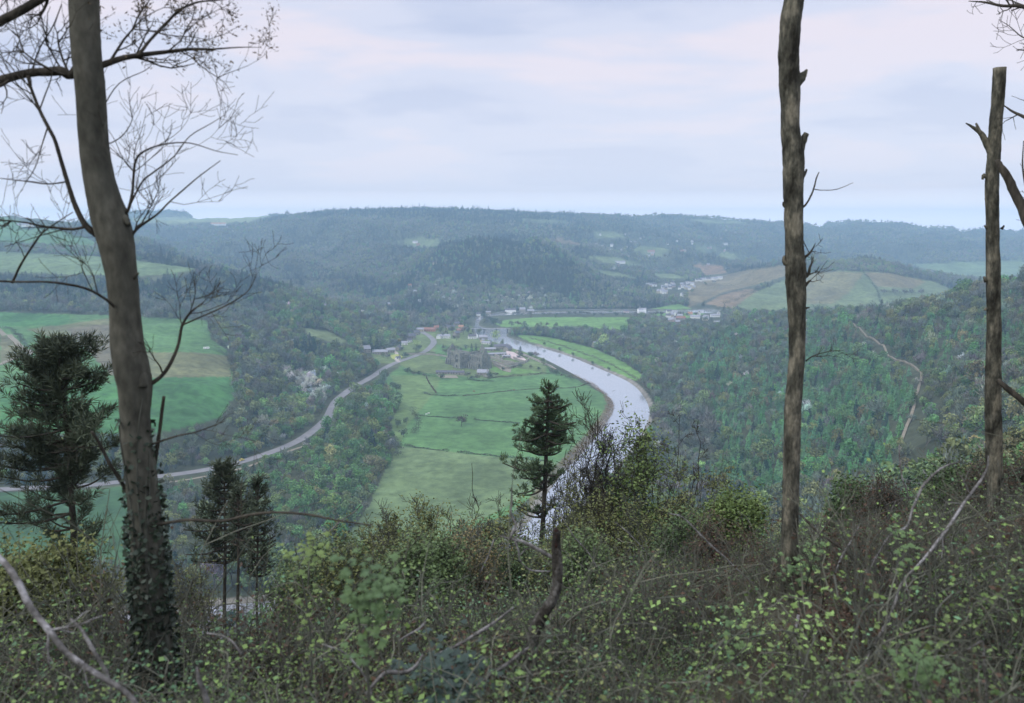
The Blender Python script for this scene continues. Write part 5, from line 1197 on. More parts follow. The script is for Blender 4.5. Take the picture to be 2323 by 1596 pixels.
for v, u0, u1, n, k in ((872,1238,1252,2,5),(885,1228,1262,3,7),(900,1205,1268,5,9),(915,1208,1290,6,10),(930,1212,1283,6,10),(945,1196,1300,7,13),(960,1190,1292,7,14),(975,1166,1298,8,16),(990,1176,1290,8,16),(1005,1180,1285,7,15),(1022,1186,1272,6,13),(1052,1138,1240,6,15),(1066,1160,1275,6,14),(1082,1170,1262,5,13),(1098,1180,1250,4,10),(1150,1172,1250,4,9),(1165,1180,1240,3,6),(1130,1225,1270,2,4)):
    for j in range(n):
        t = j/(n-1) if n > 1 else .5; sh.append((v+10, u0+(u1-u0)*t+3*g.normal(), v+3*g.normal()+3, k))
pine('pine_tree', 'slender young pine standing alone in front of the green field', [(1245,862,3),(1243,920,6),(1240,1000,9),(1237,1080,11),(1232,1180,12),(1226,1300,14)], 32, sh, 31, tuft=0.27, needle=22, wneedle=0.018)
sh = []
for v, u0, u1, n, k in ((790,85,185,9,9),(812,60,210,11,10),(835,52,212,10,11),(860,45,214,10,12),(890,40,212,9,12),(920,30,220,9,12),(950,2,250,11,13),(975,-20,235,10,12),(1000,10,245,9,13),(1030,-30,240,10,14),(1055,-10,260,10,14),(1085,20,240,8,13),(1110,-20,230,8,12),(1140,30,225,6,9),(1175,80,230,5,7),(1230,90,220,5,7),(1260,100,210,3,5)):
    for j in range(n):
        if g.random() < .28: continue
        t = j/(n-1); sh.append((v+25, u0+(u1-u0)*t+5*g.normal(), v+6*g.normal(), k))
pine('pine_tree', 'broad dark pine with upright shoots at the far left', [(125,775,4),(135,850,8),(150,950,12),(160,1100,15),(170,1250,17),(180,1400,19)], 15, sh, 32, tuft=0.27, needle=26, wneedle=0.010, mat_=NEEDLE2, dens=1.15)
def fill_pine(u, vt, vb, wid, n, k):
    s_ = []
    for i in range(n):
        v = vt+(vb-vt)*(i/(n-1)); f = min(1, 0.18+1.3*(i/(n-1)))*(1-0.25*max(0, (i/(n-1)-0.75)*4))
        for side in (-1, -.45, .45, 1): s_.append((v+8, u+side*wid*f*(0.7+0.45*g.random()), v+4*g.normal(), k))
    return s_
pine('pine_tree', 'dark pine left of a close pair, its top just below the valley road', [(508,1060,3),(510,1150,6),(511,1250,8),(510,1440,10)], 27, fill_pine(508,1062,1270,70,18,8), 33, tuft=0.34, needle=12, wneedle=0.022, mat_=NEEDLE2, dens=0.9)
pine('pine_tree', 'narrow dark pine right of a close pair below the valley road', [(584,1098,3),(585,1180,5),(584,1270,6),(583,1400,7)], 29, fill_pine(585,1098,1300,36,16,7), 34, tuft=0.32, needle=12, wneedle=0.022, mat_=NEEDLE2)
pine('pine_tree', 'thin pine standing between the close pair', [(541,1110,3),(541,1180,5),(541,1270,7),(540,1440,9)], 26, fill_pine(541,1120,1230,34,8,6), 35, tuft=0.3, needle=12, wneedle=0.02, mat_=NEEDLE2)

# ---- small trees and shrubs beyond the brow
def small_tree(name, label, u0, ut, vt, D, spread, stems, leaf=None, ldens=0, lsize=0.1, barkm=None, seed=1, lev=3, cat='tree', group=None, wide0=10, r0=0.05, up=0.10, kids=3, wig=0.3):
    g = np.random.default_rng(seed); base = P(u0, 1300, D); base[2] = float(height(base[0], base[1])); e_ = empty(name, base); tag(e_, label, cat, group)
    top = P(ut, vt, D); H = top[2]-base[2]; tps = []; DOFF[0] = D
    for s_ in range(stems):
        m = MB(); f = (s_/(stems-1)*2-1) if stems > 1 else 0
        ex = (ut-u0)/F*D+f*spread/F*D*0.75; hh_ = H*(1-0.22*abs(f)-0.08*g.random()); y1 = g.normal()*spread/F*D*0.35
        b0 = np.array([f*wide0/F*D, 0.3*g.normal()*wide0/F*D, -0.2]); e2 = np.array([ex, y1, hh_]); m1 = b0*0.6+e2*0.25+[0, 0, hh_*0.28]; m1[2] = hh_*0.42
        c = smooth_open(np.array([b0, m1, (m1+e2)/2+[ex*.05, 0, hh_*0.03], e2]), 6); c[1:-1] += 0.02*H*0.3*g.normal(size=(len(c)-2, 3))
        rr2 = np.linspace(r0*(0.7+.5*g.random()), r0*0.18, len(c)); m.tube(c, rr2, 6, 0, 0.1)
        nb = 10 if stems > 3 else 15
        for k in range(nb):
            j = int((0.38+0.6*g.random())*(len(c)-1)); j = min(j, len(c)-2); dd = c[j+1]-c[j]; dd /= np.linalg.norm(dd); sd = rand_dirs(1, g)[0]; sd[2] *= .3
            twig(m, c[j], dd*0.7+sd*0.8, spread/F*D*(0.55+0.5*g.random()), rr2[j]*0.5, lev-1, up, 0, tps, wig, g, kids)
        m.build('stem', [barkm or B_DARK], e_)
    DOFF[0] = 0.0
    if leaf is not None and ldens:
        tp = np.array([t[0] for t in tps]); C = np.repeat(tp, ldens, 0)+lsize*1.6*g.normal(size=(len(tp)*ldens, 3)); m = MB(); leaves_at(m, C, lsize, 0, g, 0.6, 0.7); o = m.build('foliage', [leaf], e_); o['kind'] = 'stuff'
    return e_
small_tree('leafless_tree', 'spreading leafless tree with many dark stems in front of the river', 1345, 1352, 905, 34, 82, 9, seed=2, r0=0.085, barkm=B_DARK, kids=5)
small_tree('leafless_tree', 'thin crooked leafless tree leaning over the river gleam', 1372, 1388, 925, 31, 38, 2, seed=3, r0=0.05)
small_tree('leafless_tree', 'upright leafless tree with forked stems against the pale green field', 1084, 1072, 1000, 30, 46, 3, seed=4, r0=0.045, wide0=3, up=0.2)
small_tree('leafing_tree', 'many-stemmed tree in fresh yellow-green leaf beside the river', 1440, 1446, 915, 33, 74, 11, LEAFY, 2, 0.15, seed=5, r0=0.05, kids=3)
small_tree('leafless_tree', 'grey leafless tree right of the yellow-green tree', 1520, 1525, 930, 50, 46, 5, seed=6, r0=0.08)
small_tree('leafless_tree', 'grey leafless tree second to the right of the yellow-green tree', 1575, 1570, 950, 50, 44, 5, seed=7, r0=0.08)
small_tree('leafless_tree', 'low grey leafless tree behind the pale tangle right of centre', 1622, 1625, 1020, 48, 40, 4, LEAFO, 1, 0.2, seed=8, r0=0.07)
small_tree('leafless_tree', 'dark leafless tree crowded against the slender pine', 1285, 1282, 1010, 32, 50, 5, LEAFO, 1, 0.12, seed=9, r0=0.05)
small_tree('shrub', 'olive budding shrub at the left foot of the slender pine', 1180, 1170, 1130, 26, 50, 6, LEAFO, 2, 0.11, seed=10, cat='shrub', r0=0.03)
small_tree('shrub', 'olive budding shrub below the forked leafless tree', 1110, 1120, 1150, 25, 44, 6, LEAFO, 1, 0.11, seed=11, cat='shrub', r0=0.03)
small_tree('willow_shrub', 'feathery yellow-green shrub at the bottom of the pale field', 900, 905, 1112, 22, 50, 6, LEAFO, 2, 0.09, seed=12, cat='shrub', r0=0.03, up=0.25)
small_tree('willow_shrub', 'feathery olive shrub to the right of the yellow-green feathery shrub', 965, 970, 1105, 23, 48, 6, LEAFO, 2, 0.09, seed=13, cat='shrub', r0=0.03, up=0.25)
small_tree('willow_shrub', 'sparse brownish shrub between the feathery shrubs and the forked tree', 1020, 1025, 1140, 22, 40, 5, LEAFO, 1, 0.09, seed=14, cat='shrub', r0=0.03)
small_tree('shrub', 'thin twiggy shrub where the dark wood meets the pale field', 835, 845, 1165, 22, 46, 5, LEAFO, 1, 0.08, seed=15, cat='shrub', r0=0.025)
small_tree('shrub', 'twiggy shrub below the wood left of centre', 760, 765, 1210, 20, 50, 5, LEAFO, 1, 0.08, seed=16, cat='shrub', r0=0.025)
small_tree('pale_shrub', 'pale grey-white catkin shrub near the pair of dark pines', 665, 660, 1275, 24, 60, 7, PALEB, 2, 0.05, seed=17, cat='shrub', r0=0.03, barkm=B_TWIG)
small_tree('shrub', 'bright yellow-green bush on the brow left of the tall dead trunk', 1660, 1665, 1138, 15, 68, 9, LEAFY, 4, 0.07, seed=18, cat='shrub', r0=0.018, up=0.2)
small_tree('sapling', 'small bright green sapling on the brow right of the tall dead trunk', 1918, 1918, 1096, 15, 20, 3, LEAFG, 4, 0.09, seed=19, cat='sapling', r0=0.018)
small_tree('shrub', 'green bush on the brow near the right edge dead trunk', 2140, 2140, 1062, 14, 44, 6, LEAFG, 2, 0.07, seed=20, cat='shrub', r0=0.018)
small_tree('rusty_shrub', 'rust-brown bush on the brow right of the small sapling', 1985, 1990, 1102, 14, 60, 8, LEAFR, 1, 0.045, seed=21, cat='shrub', r0=0.014, barkm=B_TWIG)
small_tree('rusty_shrub', 'rust-brown bush behind the foot of the slimmer dead trunk', 2215, 2220, 1085, 13, 60, 8, LEAFR, 1, 0.045, seed=22, cat='shrub', r0=0.014, barkm=B_TWIG)
small_tree('rusty_shrub', 'rust-brown bush at the far right edge of the brow', 2330, 2330, 1060, 12, 60, 8, LEAFR, 1, 0.045, seed=23, cat='shrub', r0=0.014, barkm=B_TWIG)
small_tree('rusty_shrub', 'small rust-brown bush in front of the bright yellow-green bush', 1615, 1610, 1205, 11, 46, 7, LEAFR, 1, 0.04, seed=24, cat='shrub', r0=0.012, barkm=B_TWIG)
small_tree('leafy_shrub', 'dim yellow-green shrub under the broad pine at the left', 110, 110, 1270, 9, 110, 9, LEAFO, 4, 0.06, seed=25, cat='shrub', r0=0.014)
small_tree('leafy_shrub', 'yellow-olive shrub low at the far left edge', 10, 5, 1330, 8, 90, 8, LEAFO, 4, 0.06, seed=26, cat='shrub', r0=0.014)
small_tree('shrub', 'leafless tangle between the pines and the leaning tree', 440, 440, 1290, 14, 60, 7, LEAFO, 1, 0.05, seed=27, cat='shrub', r0=0.014)
small_tree('shrub', 'brown twiggy bush with small golden leaves left of centre', 1060, 1065, 1225, 13, 80, 9, mat('golden_leaf', (0.18,0.15,0.07), 0.7, var=0.3, scale=4), 2, 0.045, seed=28, cat='shrub', r0=0.012, barkm=B_TWIG)
small_tree('shrub', 'grey-green twiggy bush on the brow below the grey leafless trees', 1540, 1540, 1180, 16, 60, 8, LEAFG, 2, 0.06, seed=29, cat='shrub', r0=0.015, barkm=B_TWIG)

g_ = np.random.default_rng(90)
prof = [(560,1290),(640,1265),(700,1228),(800,1205),(850,1160),(900,1120),(1000,1108),(1080,1120),(1180,1118),(1250,1090),(1330,1080),(1440,1060),(1550,1080),(1620,1110),(1700,1160)]
for k in range(26):
    u_ = 590+(1640-590)*(k+0.5)/26+14*g_.normal(); vt_ = np.interp(u_, [a for a, b in prof], [b for a, b in prof])+25+45*g_.random(); D_ = 17+20*g_.random()
    kind_ = int(g_.integers(0, 4)); lf = [LEAFO, LEAFG, LEAFO, None][kind_]
    small_tree('thicket_shrub', ['olive budding shrub in the thicket just beyond the brow', 'green leafing shrub in the thicket just beyond the brow', 'olive budding shrub in the thicket just beyond the brow', 'bare twiggy shrub in the thicket just beyond the brow'][kind_], u_, u_+10*g_.normal(), vt_, D_, 34+22*g_.random(), 7, lf, 1, 0.08, seed=100+k, cat='shrub', r0=0.022, barkm=B_TWIG if k % 2 else B_DARK, up=0.15, group=['olive shrubs beyond the brow', 'green shrubs beyond the brow', 'olive shrubs beyond the brow', 'bare shrubs beyond the brow'][kind_])
for k in range(10):
    u_ = 1256+k*16+6*g_.normal(); D_ = 28+14*g_.random()
    small_tree('budding_tree', 'dark thin tree, barely in bud, massed with others in front of the river bend', u_, u_+8*g_.normal(), 945+abs(u_-1350)*.7+60*g_.random(), D_, 38+18*g_.random(), 6,leaf=LEAFO if k % 2 else None, ldens=1, lsize=.09, seed=200+k, r0=0.045, barkm=B_TWIG, kids=3, up=0.12, group='thin trees in front of the river bend')
for k in range(16):
    u_ = 640+k*46+12*g_.normal(); D_ = 9+6*g_.random(); kk_ = k % 2
    small_tree('brow_shrub', ['pale green leafing shrub on the brow of the slope', 'twiggy olive shrub on the brow of the slope'][kk_], u_, u_+8*g_.normal(), 1195+40*g_.random()+max(0, 800-u_)*.35, D_, 44+22*g_.random(), 6, [LEAFS, LEAFO][kk_], [2, 1][kk_], 0.05, seed=240+k, cat='shrub', r0=0.011, barkm=B_TWIG, up=0.12, lev=3, wig=.35, group=['pale green shrubs on the brow', 'olive twiggy shrubs on the brow'][kk_])
for k in range(8):
    u_ = 1395+k*34+8*g_.normal()
    small_tree('slender_tree', 'slender see-through tree in thin pale leaf right of the river', u_, u_+6*g_.normal(), 985+50*g_.random()+k*8, 34+12*g_.random(), 24+10*g_.random(), 3, LEAFY if k % 2 else LEAFO, 1, 0.13, seed=300+k, r0=0.05, barkm=B_TWIG, up=0.22, group='slender pale-leafed trees right of the river')
# ---- traced dead branches lying in the undergrowth
def dead(uvs, ws, D, dD, label, m_=None, name='dead_branch', tw=0, seed=1, fork=()):
    g = np.random.default_rng(seed); m = MB(); pts = limb(m, uvs, ws, D, dD, tw, .25, 1, rough=.2, g=g, k=5)
    for f in fork: limb(m, f[0], f[1], D+(f[2] if len(f) > 2 else 0), 0, 0, rough=.2, k=4)
    o_ = pts[-1].copy(); o = rel(m, o_).build(name, [m_ or B_DEAD], None, o_, smooth=True); tag(o, label, 'branch'); return o
dead([(-40,1225),(0,1268),(20,1290),(45,1330),(70,1380),(110,1430),(150,1480),(220,1530),(290,1575),(330,1640)], [15,16,17,17,17,16,15,14,14,14], 3.3, -.3, 'thick pale dead branch arching across the bottom left corner', tw=3)
dead([(160,1405),(185,1430),(205,1465),(240,1525),(250,1570)], [7,9,11,11,10], 3.8, -.2, 'shorter grey dead branch beside the thick pale one')
dead([(447,1515),(452,1545),(465,1575),(480,1640)], [5,12,16,18], 3.3, 0, 'pale splintered stick standing at the bottom left of the ivy tree')
dead([(470,1437),(500,1442),(525,1455),(548,1485)], [4,5,6,7], 4.6, -.2, 'thin whitish stick right of the ivy tree foot')
dead([(1165,1378),(1145,1395),(1118,1415),(1093,1431),(1040,1463),(987,1488),(960,1500)], [5,7,8,9,9,8,6], 5.0, -.3, 'straight grey branch slanting up across the brambles')
dead([(965,1412),(950,1428),(926,1441),(905,1455)], [7,7,6,5], 4.8, -.2, 'short pale stick left of the straight grey branch')
dead([(1200,1470),(1182,1482),(1150,1508),(1117,1528),(1080,1560)], [6,9,10,9,7], 4.2, -.2, 'grey branch slanting up to the foot of the red-topped stump')
dead([(960,1485),(942,1512),(918,1526),(881,1526),(862,1538),(830,1575)], [6,9,11,12,11,8], 4.0, -.2, 'crooked grey branch low in the brambles left of centre')
dead([(730,1462),(775,1478),(800,1500),(830,1540),(850,1600)], [3,5,5,6,6], 3.6, 0, 'thin brown arching stem at the bottom left of centre')
dead([(1515,1165),(1548,1174),(1580,1205),(1612,1237),(1645,1266),(1672,1292),(1715,1330)], [3,4,5,5,5,4,3], 7, 0, 'long thin pale stem slanting down to the tall dead trunk')
dead([(1272,1170),(1300,1215),(1335,1255),(1355,1290)], [3,3,3.5,4], 9, 0, 'thin pale stem slanting right of the slender pine')
dead([(2172,1050),(2150,1056),(2130,1067),(2105,1090),(2090,1110),(2070,1155),(2057,1195),(2020,1215),(1990,1262),(1970,1300)], [4,5,6,7,7,6,6,6,5,5], 6, -.3, 'hooked grey branch arching left of the slimmer dead trunk', tw=6, seed=4)
dead([(2242,1035),(2240,1060),(2227,1087),(2205,1117),(2187,1142),(2165,1175),(2147,1202),(2097,1267),(2047,1322),(2030,1370),(2012,1412),(1982,1467),(1947,1540),(1930,1600)], [3,5,6,7,7,7,7,6,6,6,6,6,5,5], 5.5, -1.2, 'long whitish branch running from the slimmer dead trunk down to the bottom edge', tw=8, seed=5)
dead([(1812,1165),(1830,1182),(1850,1203),(1875,1222),(1900,1238),(1935,1268),(1960,1300)], [5,6,7,7,7,6,5], 6.5, -.2, 'dark fallen branch sloping away right of the tall dead trunk', B_DARK, tw=5, seed=6)
dead([(2040,1010),(2041,1040),(2047,1085),(2056,1110),(2062,1135)], [3,4,4,4,3], 8, 0, 'slim upright dead stem under the forest track', tw=2)
dead([(1812,1395),(1806,1430),(1808,1462),(1818,1500),(1836,1560),(1845,1605)], [8,8,9,9,9,8], 5.2, -.2, 'brown crooked stem below the tall dead trunk')
dead([(1895,1528),(1865,1540),(1838,1562),(1815,1600)], [5,6,6,6], 4.4, 0, 'pale curved stick at the bottom below the tall dead trunk')
dead([(2195,1475),(2214,1462),(2228,1456),(2231,1475),(2234,1530),(2240,1605)], [4,5,6,6,6,6], 3.6, 0, 'pale hooked cane in the bottom right corner')
dead([(2066,1510),(2080,1545),(2095,1600)], [4,5,5], 3.7, 0, 'short upright cane left of the pale hooked cane')
dead([(1948,1195),(1930,1230),(1910,1262),(1895,1300)], [4,5,5,5], 6.2, -.1, 'thin grey stick crossing the dark fallen branch')
dead([(1395,1185),(1420,1205),(1450,1235),(1490,1280),(1530,1300)], [2,3,3,3,3], 8, 0, 'wispy stem right of the red-topped stump')
dead([(1120,1225),(1108,1260),(1090,1300)], [3,3,3], 8, 0, 'wispy upright stem left of the red-topped stump')
dead([(820,1145),(800,1165),(770,1185),(740,1215)], [2.5,3,3,3], 7, 0, 'wispy dark stem crossing the bottom of the wood')
# stump with broken limb
D1 = 5.0
sm, rr_ = to_ground([(1262,1205,18),(1262,1235,22),(1264,1275,26),(1265,1320,26),(1258,1350,26),(1243,1378,28),(1226,1405,32),(1212,1440,34),(1206,1500,30),(1207,1560,32)], D1)
st, o_ = root_at('broken_stump', sm, 'crooked broken stump with a red-brown top and a pale forked limb', 'stump')
rel(organic_trunk(sm, rr_, 16, 0.10, 12, 12), o_).build('trunk', [B_STUMP], st, smooth=True)
m = MB(); m.tube(trace([(1259,1200),(1262,1206),(1262,1222),(1263,1240)], D1, 0, 3), radii([9,14,18,20], D1, 10), 12, 0, 0.15); rel(m, o_).build('rotten_top', [B_RED], st, smooth=True)
for uvs, ws in [([(1264,1275),(1255,1266),(1240,1258),(1223,1248),(1203,1237),(1185,1229),(1166,1225),(1133,1216)], [12,11,11,10,9,8,7,3]), ([(1158,1222),(1163,1208),(1170,1191),(1163,1176),(1159,1160),(1161,1135),(1161,1108)], [7,6.5,6,5.5,5,4.5,3.5]),
                ([(1167,1224),(1176,1250),(1178,1268),(1188,1282),(1202,1293),(1222,1296),(1248,1297)], [5,5,4.5,4,4,4,4]), ([(1166,1224),(1173,1216),(1172,1212)], [4,3,2]), ([(1178,1262),(1192,1248),(1210,1245)], [3,2,1.5])]:
    m = MB(); limb(m, uvs, ws, D1, 0, 0, rough=.25, k=4); rel(m, o_).build('branch', [B_DEAD], st, smooth=True)

# ---- leafy saplings close to the viewpoint
def leaf_mesh(m, C, d, size, g, mi=0):
    """maple-like leaf of five lobes"""
    nrm_ = np.array([0.2*g.normal(), -0.3+0.2*g.normal(), 1]); nrm_ /= np.linalg.norm(nrm_); d = d-nrm_*np.dot(d, nrm_); d /= np.linalg.norm(d)+1e-9; s_ = np.cross(nrm_, d)
    prof = [(0,0),(.35,-.1),(.5,.3),(.25,.35),(.45,.75),(.12,.6),(0,1.0),(-.12,.6),(-.45,.75),(-.25,.35),(-.5,.3),(-.35,-.1)]
    V = [C+size*(x*s_+y*d-(abs(x)*0.25)*nrm_) for x, y in prof]; m.add(V, [tuple(range(len(V)))], mi)
def sapling(name, label, stems, D, size, n, leafm, seed):
    g = np.random.default_rng(seed); all_ = MB(); lm = MB(); pts = None
    for uvs, ws in stems:
        pts = limb(all_, uvs, ws, D, 0, 0, k=4)
        for k in range(n):
            j = int((1-g.random()**1.2*0.75)*(len(pts)-1)); j = min(max(j, 0), len(pts)-1); a = g.random()*6.28; d = np.array([math.cos(a), math.sin(a), 0.25]); c = pts[len(pts)-1-j]+d*size*(0.4+2.2*g.random())+[0, 0, size*0.8*g.normal()]
            leaf_mesh(lm, c, d, size*(0.6+0.6*g.random()), g)
    base = P(stems[0][0][-1][0], stems[0][0][-1][1], D); e_ = empty(name, (base[0], base[1], float(height(base[0], base[1])))); tag(e_, label, 'sapling'); o_ = np.array(e_.location)
    rel(all_, o_).build('stem', [B_TWIG], e_); q_ = rel(lm, o_).build('foliage', [leafm], e_); q_['kind'] = 'stuff'
sapling('maple_sapling', 'soft yellow-green leafy sapling close up left of centre', [([(795,1272),(800,1320),(812,1400),(830,1500),(840,1640)], [4,5,6,6,6]), ([(850,1315),(848,1360),(835,1430),(838,1600)], [3,4,5,5]), ([(880,1320),(872,1350),(850,1420)], [3,3,4])], 3.0, 0.036, 60, LEAFG, 41)
sapling('maple_sapling', 'small yellow-green leafy sapling left of the closest one', [([(668,1232),(675,1270),(690,1340),(705,1450),(710,1600)], [3,4,4,5,5]), ([(712,1225),(708,1260),(698,1330)], [3,3,4])], 4.5, 0.04, 34, LEAFY, 42)
sapling('leafy_sapling', 'green leafed sapling by the hooked grey branch', [([(2055,1200),(2058,1240),(2065,1300),(2080,1400),(2085,1600)], [3,3,4,5,5])], 5, 0.04, 40, LEAFG, 43)
sapling('leafy_sapling', 'pale green leafed stem in the brambles right of centre', [([(1655,1400),(1658,1430),(1670,1500),(1680,1620)], [3,3,4,5])], 4.5, 0.04, 30, LEAFG, 44)
sapling('leafy_sapling', 'green leafed stem under the tall dead trunk', [([(1850,1245),(1840,1270),(1830,1330),(1825,1480)], [3,3,4,5]), ([(1790,1265),(1800,1300),(1825,1360)], [3,3,3])], 6, 0.045, 36, LEAFG, 45)
sapling('leafy_sapling', 'green leafed stem at the bottom right corner', [([(2080,1490),(2075,1530),(2090,1640)], [3,4,5]), ([(2110,1500),(2105,1550),(2095,1640)], [3,4,5])], 3.2, 0.035, 40, LEAFG, 46)

# ---- undergrowth: brambles, dry stems, rust-brown bracken, low ivy
UL = bpy.data.collections.new('undergrowth_models')
M_BL = tint_mat('bramble_leaf', (0.1, 0.15, 0.05), 0.6)
def um(m, i): UL.objects.link(bpy.data.objects.new('%02d_model' % i, m.mesh('undergrowth', [M_BL, B_TAN, B_TWIG, LEAFR])))
UG = []
def u_bramble(seed, n=9, leaves=230, size=0.038):
    g = np.random.default_rng(seed); m = MB(); C = []
    for k in range(n):
        a = g.random()*6.28; L_ = 0.5+0.6*g.random(); h_ = 0.35+0.4*g.random(); b0 = np.array([.15*g.normal(), .15*g.normal(), -.08]); dx = np.array([math.cos(a), math.sin(a), 0])
        c = smooth_open(np.array([b0, b0+dx*L_*.3+[0,0,h_*.9], b0+dx*L_*.65+[0,0,h_], b0+dx*L_+[0,0,h_*.35]]), 4)+0.015*g.normal(size=(13, 3)); m.tube(c, np.linspace(.006, .002, 13), 3, 1 if k % 3 else 2, cap=False)
        t = g.integers(2, 13, leaves//n); C.append(c[t]+.05*g.normal(size=(len(t), 3)))
    C = np.concatenate(C); A = rand_dirs(len(C), g)*[1, 1, .45]; A *= (size*(.5+.8*g.random(len(C)))/2)[:, None]; nn_ = np.array([0, 0, 1])+.5*g.normal(size=C.shape); B = np.cross(A, nn_); B *= (size*.75/2/(np.linalg.norm(B, axis=1)+1e-9))[:, None]*(.6+.6*g.random(len(C)))[:, None]
    m.quads(C, A, B, 0); return m
def u_dry(seed, n=16):
    g = np.random.default_rng(seed); m = MB(); C = []
    for k in range(n):
        d = np.array([.35*g.normal(), .35*g.normal(), 1]); twig(m, np.array([.2*g.normal(), .2*g.normal(), -.08]), d, .5+.6*g.random(), .0045, 1, 0.02, 1 if g.random() < .55 else 2, None, .22, g, 2)
    C = np.stack([.3*g.normal(size=50), .3*g.normal(size=50), .1+.6*g.random(50)], 1); leaves_at(m, C, .035, 3, g); return m
def u_bracken(seed, n=9):
    g = np.random.default_rng(seed); m = MB()
    for k in range(n):
        a = g.random()*6.28; L_ = .5+.35*g.random(); dx = np.array([math.cos(a), math.sin(a), 0]); c = smooth_open(np.array([[0,0,-.05], dx*L_*.35+[0,0,.45], dx*L_+[0,0,.3+.2*g.normal()]]), 6); m.tube(c, .003, 3, 3, cap=False)
        t = np.repeat(np.arange(3, len(c)), 6); C = c[t]+.045*g.normal(size=(len(t), 3)); leaves_at(m, C, .05, 3, g, .6, .4)
    return m
def u_twigs(seed):
    g = np.random.default_rng(seed); m = MB(); tp = []
    for k in range(5): twig(m, np.array([.1*g.normal(), .1*g.normal(), -.08]), np.array([.5*g.normal(), .5*g.normal(), 1]), .7+.45*g.random(), .006, 2, .03, 2, tp, .3, g, 2)
    C = np.array([t[0] for t in tp]); leaves_at(m, C+.02*g.normal(size=C.shape), .03, 0, g); return m
def u_low(seed, n=150, size=.045):
    g = np.random.default_rng(seed); m = MB(); C = np.stack([.3*g.normal(size=n), .3*g.normal(size=n), .02+.22*g.random(n)], 1); leaves_at(m, C, size, 0, g, .5, .8)
    for k in range(7): twig(m, np.array([.25*g.normal(), .25*g.normal(), -.03]), np.array([g.normal(), g.normal(), .5]), .5, .004, 0, -.02, 1, None, .3, g)
    return m
def u_canes(seed):
    g = np.random.default_rng(seed); m = MB()
    for k in range(4): twig(m, np.array([.2*g.normal(), .2*g.normal(), -.08]), np.array([.45*g.normal(), .45*g.normal(), 1]), 1.0+.5*g.random(), .0065, 1, -.02, 1, None, .16, g, 1)
    return m
lst = [u_bramble(1), u_bramble(2), u_bramble(3, 11, 150, .042), u_bramble(4, 8, 90, .065), u_dry(5), u_dry(6), u_dry(7), u_bracken(8), u_bracken(9), u_twigs(10), u_twigs(11), u_low(12), u_low(13), u_canes(14), u_canes(15)]
for i, m_ in enumerate(lst): um(m_, i)
pw = np.array([.16,.16,.16,.09,.06,.06,.05,.02,.02,.05,.05,.08,.07,.03,.03]); pw /= pw.sum()
XX = []; YY = []
for y0, y1, s_ in ((2.0, 9, .25), (9, 16, .33), (16, 30, .6), (30, 52, 1.1)):
    a, b3 = scatter(-.8*y1-2, .8*y1+2, y0, y1, s_); k = np.abs(a) < .72*b3+1.5; XX.append(a[k]); YY.append(b3[k])
XX = np.concatenate(XX); YY = np.concatenate(YY); n = len(XX); idx = rng.choice(len(lst), n, p=pw)
patchy = fbm(XX, YY, 4.0, 3, 31); uu, _ = proj(XX, YY, height(XX, YY)+.5)
rust = (patchy > 0.15) & (uu > 1450) & (YY > 8) & (rng.random(n) < .6); idx[rust] = rng.choice([4, 5, 7, 8, 9], rust.sum())
dryr = (uu > 1450) & (rng.random(n) < .38); idx[dryr] = rng.choice([4, 5, 6, 9, 10, 13, 14], dryr.sum(), p=[.2, .2, .2, .15, .15, .05, .05])
rust2 = (patchy < -.25) & (YY > 5) & (rng.random(n) < .5); idx[rust2] = rng.choice([4, 5, 6, 7, 9], rust2.sum())
gol = (uu > 700) & (uu < 1350) & (YY > 6) & (YY < 14) & (rng.random(n) < .25); idx[gol] = 2
ZZ = height(XX, YY)
mound = fbm(XX, YY, 2.6, 2, 55)
base_t = np.array([(.14,.21,.075), (.10,.16,.065), (.15,.21,.08), (.085,.16,.095), (.15,.17,.075)])[rng.choice(5, n, p=[.3,.3,.15,.15,.1])]
tt = 0.84*base_t*(1.02,1.04,0.9)*(.85+.3*rng.random((n, 1)))*(1+.5*patchy[:, None]+.35*mound[:, None]); tt = np.clip(tt, .01, .5)
sc3 = (.72+.3*rng.random(n)+.5*mound)*np.where(YY < 4, .75, 1)*np.where(YY > 16, 1.5, 1); sc3[idx >= 13] *= 0.8; sc3 *= np.where((YY > 7) & (YY < 16), .82, 1); q_ = XX/YY; sc3 *= np.where((np.abs(q_-.345) < .085) & (YY < 8.4) & (YY > 3), .40, 1)*np.where((np.abs(q_-.595) < .06) & (YY < 10.4) & (YY > 4), .5, 1); idx[rng.random(n) < .05] = 14
instancer('undergrowth', np.stack([XX, YY, ZZ], 1), idx, np.stack([.15*rng.normal(size=n), .15*rng.normal(size=n), rng.random(n)*6.28], 1), np.stack([sc3]*3, 1), tt, UL, 'dense brambles, dry stems and bracken covering the slope in the foreground', 'undergrowth')
print('undergrowth', n)
# dark glossy low leaves bottom centre
m = MB(); g = np.random.default_rng(61); c = P(1020, 1525, 4.2); n = 170; C = np.stack([c[0]+.12*g.normal(size=n), c[1]+.14*g.normal(size=n), c[2]+.05*g.normal(size=n)], 1)
for q_ in C: leaf_mesh(m, q_, rand_dirs(1, g)[0], .04+.03*g.random(), g)
for k in range(8): twig(m, np.array([c[0], c[1], float(height(c[0], c[1]))]), np.array([.8*g.normal(), .8*g.normal(), 1.5]), c[2]-float(height(c[0], c[1]))+.1, .005, 0, 0, 1, None, .2, g)
o_ = np.array([c[0], c[1], float(height(c[0], c[1]))]); o = rel(m, o_).build('holly_bush', [mat('blue_green_leaf', (.026,.055,.036), .5, col2=(.013,.028,.02), scale=8, spec=.35), B_TWIG], None, o_); tag(o, 'low bush of dark blue-green glossy leaves at the bottom centre', 'bush')
